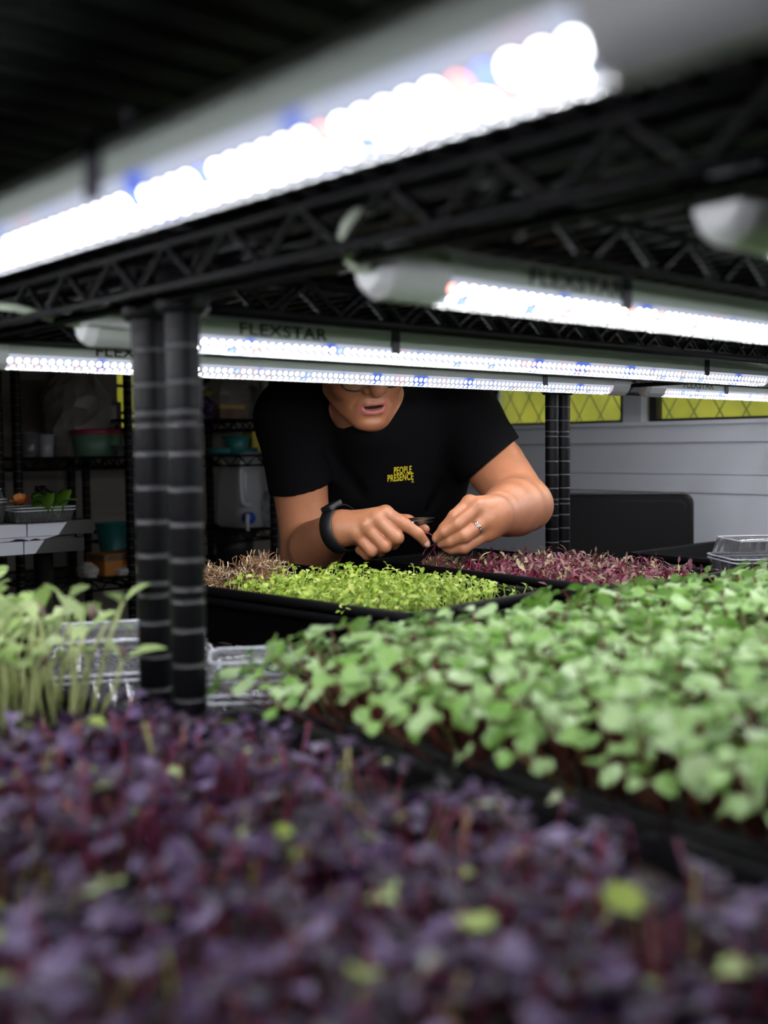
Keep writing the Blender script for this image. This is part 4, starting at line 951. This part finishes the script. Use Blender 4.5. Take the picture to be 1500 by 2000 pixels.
# ------------------------------------------------------------------ clear boxes on the shelves
def clamshell(label, c, rz, L, W, H, m='clear', n_rib=16, lid=True, group=None):
    root = thing('clear_box', label, 'box', c, rz, group)
    def ring(hx, hy, z, amp):
        out = []; per = rounded_rect(hx, hy, 0.012, z, 3); N = n_rib * 8; P = per + [per[0]]; ln = [0]
        for i in range(len(per)): ln.append(ln[-1] + (P[i + 1] - P[i]).length)
        for k in range(N):
            t = ln[-1] * k / N; i = max(j for j in range(len(per)) if ln[j] <= t + 1e-9); p = P[i].lerp(P[i + 1], (t - ln[i]) / max(1e-9, ln[i + 1] - ln[i]))
            s_ = 1 - amp * (k % 4 < 2); out.append(Vector((p.x * s_, p.y * s_, z)))
        return out
    h = H * 0.62; hx, hy = L / 2, W / 2
    b = MB(); b.loft([ring(hx * 0.90, hy * 0.90, 0.001, 0.03), ring(hx * 0.97, hy * 0.97, h - 0.004, 0.03), ring(hx * 0.98, hy * 0.98, h - 0.003, 0)]); 
    b.f.pop(); b.m.pop(); b.build('base', M[m], root, True)
    b = MB()
    for z in (h, h + 0.006): b.tube(rounded_rect(hx, hy, 0.014, z, 4), 0.0016, 5, closed=True)
    b.build('flange', M['film_clear'], root, True)
    if lid:
        b = MB(); b.loft([ring(hx * 0.98, hy * 0.98, h + 0.006, 0), ring(hx * 0.93, hy * 0.93, h + 0.010, 0.02), ring(hx * 0.86, hy * 0.86, H - 0.004, 0.02), ring(hx * 0.80, hy * 0.80, H, 0)])
        b.f.pop(-2); b.m.pop(); l = b.build('lid', M[m], root, True)
        b = MB(); b.tube(rounded_rect(hx * 0.84, hy * 0.84, 0.012, H, 4), 0.0015, 5, closed=True); b.build('lid_edge', M['film_clear'], l, True)
    return root
M['film_clear'] = mat('clear_edge', (0.72, 0.74, 0.82), 0.15, spec=0.8, alpha=0.75)  # whitish edge colour stands in for highlights on the clear plastic
SZ = EYE + LOWER + 0.001
c = uvw(0.095, 0.265); clamshell('clear ribbed food box beside the post, behind the sunflower sprouts', (c.x, c.y, SZ), 0.25, 0.170, 0.135, 0.092)
c = uvw(0.125, 0.100); clamshell('clear ribbed food box mostly hidden behind the pale green leaves by the post', (c.x, c.y, SZ), 0.15, 0.085, 0.08, 0.086)
c = uvw(1.385, 0.290); clamshell('clear ribbed food box at the picture edge, past the beet sprouts', (c.x, c.y, SZ), 0.10, 0.185, 0.13, 0.098)
c = uvw(1.112, 0.520); clamshell('small flat clear lid lying behind the beet sprouts at the post foot', (c.x, c.y, SZ), 0.0, 0.085, 0.06, 0.066)

# ------------------------------------------------------------------ stainless table with a salad pack
tz = at(100, 1021, 2.2).z
p1 = at(183, 1021, 2.30); p0 = at(-240, 1021, 2.02)
tdir = (p1 - p0); tdir.z = 0; tl = tdir.length; trz = math.atan2(tdir.y, tdir.x)
tb = thing('steel_table', 'stainless steel table with white film peeling off its edge', 'table', (p0.x, p0.y, 0), trz)
b = MB(); b.loft([[(x, y, z) for y, z in ((0, tz), (0.45, tz), (0.45, tz - 0.029), (0, tz - 0.029))] for x in (0, tl)]); b.build('top', M['steel'], tb)
b = MB(); b.loft([[(x, y, z) for y, z in ((0.014, tz - 0.038), (0.43, tz - 0.038), (0.43, tz - 0.066), (0.014, tz - 0.066))] for x in (0.014, tl - 0.016)])
b.box((0.03, 0.03, tz - 0.039), (tl - 0.03, 0.42, tz - 0.0285)); b.build('apron', M['steel'], tb)
xl = tl - 0.088
for x, y in ((xl, 0.06), (xl, 0.39), (0.06, 0.06), (0.06, 0.39)):
    b = MB(); b.lathe([(0.020, 0), (0.020, tz - 0.066)], 18); o = b.build('leg', M['steel'], tb, True); o.location = (x, y, 0)
def strip(name, y, z0, z1, xa, xb_top, xb_bot, m, ragged=False, dy=0.0012):
    b = MB(); rg3 = random.Random(5); n = 24; top = []; bot = []
    for i in range(n + 1):
        t = i / n; top.append((xa + (xb_top - xa) * t, z1)); bot.append((xa + (xb_bot - xa) * t, z0 + (rg3.uniform(0, 0.006) if ragged else 0)))
    vs = [(x, y, z) for x, z in top] + [(x, y, z) for x, z in bot] + [(x, y - dy, z) for x, z in top] + [(x, y - dy, z) for x, z in bot]; k = n + 1; fs = []
    for i in range(n): fs += [(2 * k + i, 3 * k + i, 3 * k + i + 1, 2 * k + i + 1), (i, i + 1, k + i + 1, k + i), (i, 2 * k + i, 2 * k + i + 1, i + 1), (k + i, k + i + 1, 3 * k + i + 1, 3 * k + i)]
    b.add(vs, fs).build(name, m, tb)
strip('film', -0.0004, tz - 0.0285, tz - 0.002, 0.01, tl - 0.060, tl - 0.080, M['film']); strip('film', 0.0135, tz - 0.0655, tz - 0.039, 0.02, tl - 0.105, tl - 0.125, M['film'])
strip('film', 0.006, tz - 0.038, tz - 0.0295, 0.01, tl - 0.080, tl - 0.100, M['film'], True)
strip('blue_stripe', -0.0018, tz - 0.0283, tz - 0.0022, tl - 0.148, tl - 0.1455, tl - 0.1465, M['blue'], dy=0.0006); strip('blue_stripe', 0.0121, tz - 0.0653, tz - 0.0392, tl - 0.150, tl - 0.1475, tl - 0.1485, M['blue'], dy=0.0006)
def salad_leaf(nm, label, p, size, m, az, pitch, cat='leaf', prof=OVAL):
    root = MB(); lm = leaf_mb(size, size * 0.9, prof, 0.35, 0.35, 0.1, size * 0.35)
    mt = Matrix.Translation(p) @ Matrix.Rotation(az, 4, 'Z') @ Matrix.Rotation(-pitch, 4, 'Y'); lm.v = [tuple(mt.to_3x3() @ Vector(q)) for q in lm.v]
    o = lm.build(nm, m, smooth=True); o.location = p; md = o.modifiers.new('t', 'SOLIDIFY'); md.thickness = 0.0008; return tag(o, label, cat, 'leaves in the salad box')
ps = at(62, 1018, 2.20)
clamshell('clear salad box of leaves on the steel table', (ps.x, ps.y + 0.04, tz + 0.0005), trz, 0.13, 0.10, 0.040, lid=False)
for i in range(9):
    a = RNG.uniform(0, 6.28); salad_leaf('salad_leaf', 'green salad leaf rising from the box on the steel table', at(66 + 7 * i, 1008 - 3 * (i % 3), 2.19 + 0.012 * (i % 4)), 0.030 + 0.004 * (i % 3), M['salad_green'], 1.2 + 0.25 * (i % 4), 1.0 + 0.12 * (i % 5), prof=HEART)
for i in range(8):
    salad_leaf('dark_leaf', 'very dark salad leaf rising behind the green ones', at(58 + 7 * i, 985 - 4 * (i % 3), 2.23 + 0.008 * (i % 3)), 0.030, M['salad_dark'], 0.6 * i, 1.0)
salad_leaf('salad_leaf', 'single green leaf reaching out over the end of the steel table', at(112, 985, 2.18), 0.030, M['salad_green'], 0.1, 0.35, prof=HEART)
fl = thing('orange_flower', 'orange edible flower in the salad box', 'flower', at(40, 985, 2.17))
for i in range(9):
    lm = leaf_mb(0.020, 0.016, HEART, 0.3, -0.2, 0.1, 0.002); mt = Matrix.Rotation(i * 0.70, 4, 'Z') @ Matrix.Rotation(-(0.2 + 0.16 * (i % 5)), 4, 'Y'); mt = Matrix.Rotation(0.5, 4, 'X') @ mt
    lm.v = [tuple(mt @ Vector(q)) for q in lm.v]; lm.build('petal', M['petal'], fl, True)
b = MB(); b.tube([(0, 0, -0.002), (0.004, 0.004, -0.02), (0.006, 0.006, -0.034)], 0.0015, 6); b.build('stem', M['salad_green'], fl)
c_ = at(-2, 1012, 2.16); clamshell('clear ribbed lid edge sticking into the picture over the steel table', (c_.x - 0.055, c_.y, tz + 0.0005), trz + 0.5, 0.11, 0.10, 0.070)

# ------------------------------------------------------------------ black chair by the grey planks
cb = at(1228, 1000, 2.50)
ch = thing('chair', 'black padded chair standing before the grey plank wall', 'chair', (cb.x, cb.y, 0), -0.10)
ztop = at(1228, 966, 2.50).z; zbot = ztop - 0.40
rows = []
for y, i in ((-0.022, 0.006), (-0.016, 0.0), (0.016, 0.0), (0.022, 0.006)):
    rows.append([Vector((p.x, y, (ztop + zbot) / 2 + p.y)) for p in rounded_rect(0.153 - i, 0.20 - i, 0.022, 0, 5)])
b = MB(); b.loft(list(reversed(rows))); o = b.build('backrest', M['pad'], ch); o.rotation_euler = (-0.06, 0, 0)
b = MB(); b.loft([[Vector((p.x, -0.0235, (ztop + zbot) / 2 + p.y)) for p in rounded_rect(0.135, 0.182, 0.018, 0, 5)], [Vector((p.x, -0.0215, (ztop + zbot) / 2 + p.y)) for p in rounded_rect(0.139, 0.186, 0.018, 0, 5)]]); o = b.build('back_panel', M['pad'], ch); o.rotation_euler = (-0.06, 0, 0)
b = MB(); b.tube([Vector((p.x, 0.0, (ztop + zbot) / 2 + p.y)) for p in rounded_rect(0.154, 0.201, 0.022, 0, 5)], 0.004, 6, closed=True); o = b.build('piping', M['pad_edge'], ch, True); o.rotation_euler = (-0.06, 0, 0)
b = MB(); b.loft([rounded_rect(0.17, 0.17, 0.04, z) for z in (0.42, 0.425, 0.475, 0.48)]); o = b.build('seat', M['pad'], ch); o.location = (0, 0.17, 0)
for x in (-0.145, 0.145):
    for y in (0.03, 0.30):
        b = MB(); b.tube([(x, y, 0.425), (x * 1.08, y + (0.02 if y > 0.1 else -0.02), 0)], 0.011, 8); b.build('leg', M['dark'], ch, True)
    b = MB(); b.tube([(x * 0.8, 0.01, 0.43), (x * 0.8, 0.012, zbot + 0.1)], 0.010, 8); b.build('back_bar', M['dark'], ch, True)

# ------------------------------------------------------------------ storage racks at the back wall
def store_rack(label, u0, u1, shelves_px, v0=2.15, v1=2.52, ref=None):
    root = thing('storage_rack', label, 'rack', uvw(u0, v0, -EYE), TH, 'storage racks at the back wall'); lx, ly = u1 - u0, v1 - v0; zz = []
    for x in (0, lx):
        for y in (0, ly):
            p = link('post', POST, root); p.location = (x, y, 0)
    for z in shelves_px:
        b = MB(); za, zt = z - 0.034, z - 0.003
        for a, c in (((0, 0), (lx, 0)), ((lx, 0), (lx, ly)), ((lx, ly), (0, ly)), ((0, ly), (0, 0))):
            for q in (za, zt): b.tube([(*a, q), (*c, q)], 0.0036, 6)
        sh = b.build('shelf', M['black_wire'], root, True)
        t = MB(); truss(t, (0, 0, 0), (lx, 0, 0), za, zt); truss(t, (lx, 0, 0), (lx, ly, 0), za, zt); t.build('truss', M['black_wire'], sh)
        wv = MB()
        for i in range(1, int(lx / 0.025)): wv.tube([(i * 0.025, 0, z - 0.002), (i * 0.025, ly, z - 0.002)], 0.002, 4)
        s2 = wv.build('wire_mesh', M['black_wire'], sh); s2['kind'] = 'stuff'
    return root
zA = on_v(150, 893, 2.16).z; zA2 = on_v(200, 1128, 2.16).z
zB = [on_v(460, y, 2.16).z for y in (818, 888, 1036)]
uA0, uA1 = to_uv(on_v(34, 900, 2.15))[0], to_uv(on_v(252, 900, 2.15))[0]; uB0, uB1 = to_uv(on_v(282, 900, 2.15))[0], to_uv(on_v(533, 900, 2.15))[0]
store_rack('black storage rack holding the green tub', uA0, uA1, [zA, zA2, 0.2, zA + 0.75])
store_rack('black storage rack with the water jug', uB0, uB1, zB + [zA2, 0.2, zB[0] + 0.7])
store_rack('black storage rack cut off at the picture edge', uA0 - 0.52, uA0 - 0.05, [zA, zA2, 0.2])
def put(px, v, z): p = on_v(px, 900, v); return Vector((p.x, p.y, z + 0.001))
def scale_at(px, v): return on_v(px, 900, v).y / F_PX      # metres per pixel at that place
def vessel(name, label, cat, px, v, z, w_top, w_bot, h, m, lid=None, sq=1.0, rim=True, lidh=0.012):
    k = scale_at(px, v); root = thing(name, label, cat, put(px, v, z), TH); rt, rb, hh = w_top * k / 2, w_bot * k / 2, h * k
    b = MB(); b.lathe([(rb * 0.9, 0.0), (rb, 0.004), (rt, hh), (rt - 0.0016, hh), (rb - 0.0016, 0.006), (0.0, 0.006)], 24, sq=sq); b.build('body', M[m], root, True)
    if rim: b = MB(); b.tube([(rt * math.cos(a), rt * sq * math.sin(a), hh) for a in [2 * math.pi * i / 24 for i in range(24)]], 0.0025, 6, closed=True); b.build('rim', M[m], root, True)
    if lid: b = MB(); b.lathe([(rt + 0.004, hh + 0.001), (rt + 0.005, hh + lidh * 0.7), (rt * 0.9, hh + lidh), (0.0, hh + lidh)], 24, sq=sq); b.build('lid', M[lid], root, True)
    return root
def carton(name, label, cat, px, v, z, w_, h, d, m, m2=None, rz=0.0):
    k = scale_at(px, v); root = thing(name, label, cat, put(px, v, z), TH + rz); hw, hh = w_ * k / 2, h * k
    b = MB(); b.loft([rounded_rect(hw - i, d / 2 - i, 0.006, zz) for zz, i in ((0, 0.002), (0.003, 0), (hh - 0.003, 0), (hh, 0.002))]); b.build('body', M[m], root)
    b = MB(); b.loft([rounded_rect(hw + 0.001, d / 2 + 0.001, 0.006, zz) for zz in (hh * 0.68, hh * 0.96)]); b.build('band', M[m2 or m], root)
    return root
def sack(name, label, cat, px, v, z, w_, h, d, m, seed=1):
    k = scale_at(px, v); rg4 = random.Random(seed); root = thing(name, label, cat, put(px, v, z), TH); rw, rd, hh = w_ * k / 2, d / 2, h * k; rings = []
    for j in range(10):
        t = j / 9; s_ = (0.80 + 0.25 * math.sin(t * 2.6)) * (1 - 0.55 * max(0, t - 0.72) / 0.28)
        rings.append([Vector((rw * s_ * math.cos(a) * rg4.uniform(0.86, 1.08), rd * s_ * math.sin(a) * rg4.uniform(0.86, 1.08), hh * (t + (rg4.uniform(-0.03, 0.03) if 0 < j < 9 else 0)))) for a in [2 * math.pi * i / 18 for i in range(18)]])
    b = MB(); b.loft(rings); b.build('body', M[m], root, False)
    b = MB(); b.tube([(rw * 0.4 * math.cos(a), rd * 0.4 * math.sin(a), hh * 0.97) for a in [2 * math.pi * i / 12 for i in range(12)]], 0.004, 5, closed=True); b.build('neck', M[m], root)
    return root
vessel('plastic_tub', 'dull green tub with a red rim lid on the storage rack', 'tub', 190, 2.28, zA, 100, 88, 42, 'green_tub', 'red', 0.8, lidh=0.016)
vessel('pitcher', 'clear pitcher beside the far black post', 'pitcher', 56, 2.26, zA, 40, 34, 46, 'clear')
vessel('cup', 'pinkish clear cup between the pitcher and the green tub', 'cup', 90, 2.30, zA, 34, 28, 42, 'frosted', None)
carton('box', 'tan box on the storage rack beside the post pair', 'box', 258, 2.24, zA, 42, 20, 0.10, 'tan', 'yellowbox')
vessel('glass_bowl', 'clear bowl before the tan box', 'bowl', 236, 2.20, zA, 34, 20, 20, 'clear')
sack('plastic_bag', 'large dim crumpled bag standing behind the green tub', 'bag', 152, 2.40, zA, 125, 170, 0.20, 'bag', 2)
b = thing('picture_frame', 'small dark framed panel leaning near the little window', 'frame', put(224, 2.46, zA), TH); k = scale_at(224, 2.46)
q = MB(); h0, w0 = 105 * k, 17 * k
for lo, hi in (((-w0, 0, 0), (-w0 + 0.012, 0.02, h0)), ((w0 - 0.012, 0, 0), (w0, 0.02, h0)), ((-w0, 0, h0 - 0.012), (w0, 0.02, h0)), ((-w0, 0, 60 * k), (w0, 0.02, 60 * k + 0.014))): q.box(lo, hi)
q.build('rails', M['dark'], b); q = MB(); q.box((-w0 + 0.012, 0.006, 60 * k), (w0 - 0.012, 0.012, h0 - 0.012)); q.build('panel', M['bag'], b)
# lower shelf
vessel('tub', 'dark green round tub lying low behind the steel table', 'tub', 222, 2.30, zA2, 78, 50, 92, 'teal', None, 0.9)
carton('food_pack', 'orange carton on the low shelf behind the steel table leg', 'carton', 228, 2.22, zA2, 110, 42, 0.10, 'orange', 'brown', 0.1)
sack('pack', 'small pale pack beside the orange carton', 'pack', 165, 2.20, zA2, 40, 26, 0.08, 'whitepack', 5)
sack('pack', 'flat white pack low before the orange carton', 'pack', 248, 2.17, zA2, 70, 16, 0.05, 'whitepack', 6)
zF = on_v(220, 1215, 2.0).z
# second rack
def paper_cup():
    px, v, z = 531, 2.28, zB[0]; k = scale_at(px, v); root = thing('paper_cup', 'white paper cup with a round blue badge beside the shoulder', 'cup', put(px, v, z), TH)
    rt, rb, hh = 24 * k, 17 * k, 72 * k
    b = MB(); b.lathe([(rb, 0), (rt, hh), (rt + 0.002, hh + 0.002), (rt, hh + 0.005), (rt * 0.93, hh + 0.003), (rb * 0.93, 0.004), (0, 0.004)], 28); b.build('body', M['paper'], root, True)
    cz = hh * 0.52; rr = 15.5 * k; dirc = (Vector((0, 0, 0)) - root.location); dirc = Matrix.Rotation(-TH, 3, 'Z') @ Vector((dirc.x, dirc.y, 0)); a0 = math.atan2(dirc.y, dirc.x)
    def patch(pts, off, m, nm, par):
        q = MB(); vs = []
        for x, y in pts:
            z_ = cz + y; r_ = rb + (rt - rb) * z_ / hh + off; a = a0 + x / r_; vs.append((r_ * math.cos(a), r_ * math.sin(a), z_))
        q.add(vs, [tuple([0, i, i + 1]) for i in range(1, len(vs) - 1)]); return q.build(nm, m, par)
    bd = patch([(0, 0)] + [(rr * math.cos(t), rr * math.sin(t)) for t in [2 * math.pi * i / 24 for i in range(25)]], 0.0012, M['logo'], 'badge', root)
    patch([(-0.006, -0.010), (-0.003, -0.002), (0.002, 0.006), (0.007, 0.010), (0.0065, 0.003), (0.002, -0.004), (-0.003, -0.008)], 0.0020, M['paper'], 'feather_mark', bd)
paper_cup()
sack('bag', 'dark purple bag on the upper shelf right beside the post', 'bag', 398, 2.25, zB[0], 46, 42, 0.10, 'purple_bag', 8)
carton('pack', 'brown package on the upper shelf behind the post', 'carton', 440, 2.30, zB[0], 60, 30, 0.10, 'brown', 'tan')
sack('plastic_bag', 'tall dim crumpled bag on the upper shelf beside the paper cup', 'bag', 452, 2.42, zB[0], 110, 90, 0.16, 'bag', 9)
vessel('bowl', 'teal bowl on the middle shelf above the water jug', 'bowl', 462, 2.26, zB[1], 58, 34, 34, 'teal')
vessel('tray_dish', 'wide teal dish lid on the middle shelf above the jug handle', 'dish', 455, 2.30, zB[1] , 112, 108, 11, 'teal', None, 0.6)
carton('box', 'yellow card box on the middle shelf against the black sleeve', 'box', 505, 2.40, zB[1], 50, 50, 0.06, 'yellowbox')
def jug():
    px, v, z = 492, 2.27, zB[2]; k = scale_at(px, v); root = thing('water_jug', 'clear plastic water jug with a blue tap on the storage rack', 'jug', put(px, v, z), TH); hw, hh = 62 * k, 146 * k
    b = MB(); rr = [(0, 0.92), (0.03, 1.0), (0.55, 0.93), (0.9, 0.84), (0.97, 0.72), (1.0, 0.55)]
    b.loft([rounded_rect(hw * s_, 0.075 * s_, 0.03 * s_, hh * t, 5) for t, s_ in rr]); b.build('body', M['frosted'], root, True)
    b = MB(); b.tube(smooth_path([(-hw * 0.75, -0.07, hh * 0.88), (-hw * 0.98, -0.085, hh * 0.80), (-hw * 1.0, -0.085, hh * 0.5), (-hw * 0.92, -0.085, hh * 0.33), (-hw * 0.6, -0.07, hh * 0.30)], 5), 0.009, 8); b.build('handle', M['cap'], root, True)
    t_ = MB(); x0 = -hw * 0.80; t_.lathe([(0.016, 0.0), (0.019, 0.006), (0.019, 0.028), (0.012, 0.032)], 16); o = t_.build('tap', M['tap_blue'], root, True); o.location = (x0, -0.080, hh * 0.14); o.rotation_euler = (math.pi / 2, 0, 0)
    b = MB(); b.tube([(x0 - 0.018, -0.115, hh * 0.20), (x0 - 0.022, -0.118, hh * 0.1), (x0 - 0.021, -0.118, -hh * 0.02)], 0.007, 8); b.build('spout', M['cap'], o and root, True)
jug()
sack('plastic_bag', 'clear crumpled bag leaning on the water jug by the arm', 'bag', 524, 2.20, zB[2], 40, 70, 0.06, 'frosted', 12)
zL = zA2
vessel('pot', 'dark pot on the low shelf under the water jug', 'pot', 455, 2.28, zL, 80, 70, 60, 'dark')
sack('sack', 'dim pale sack on the floor level shelf behind the clear box', 'bag', 220, 2.30, 0.2 , 120, 110, 0.2, 'bag', 14)
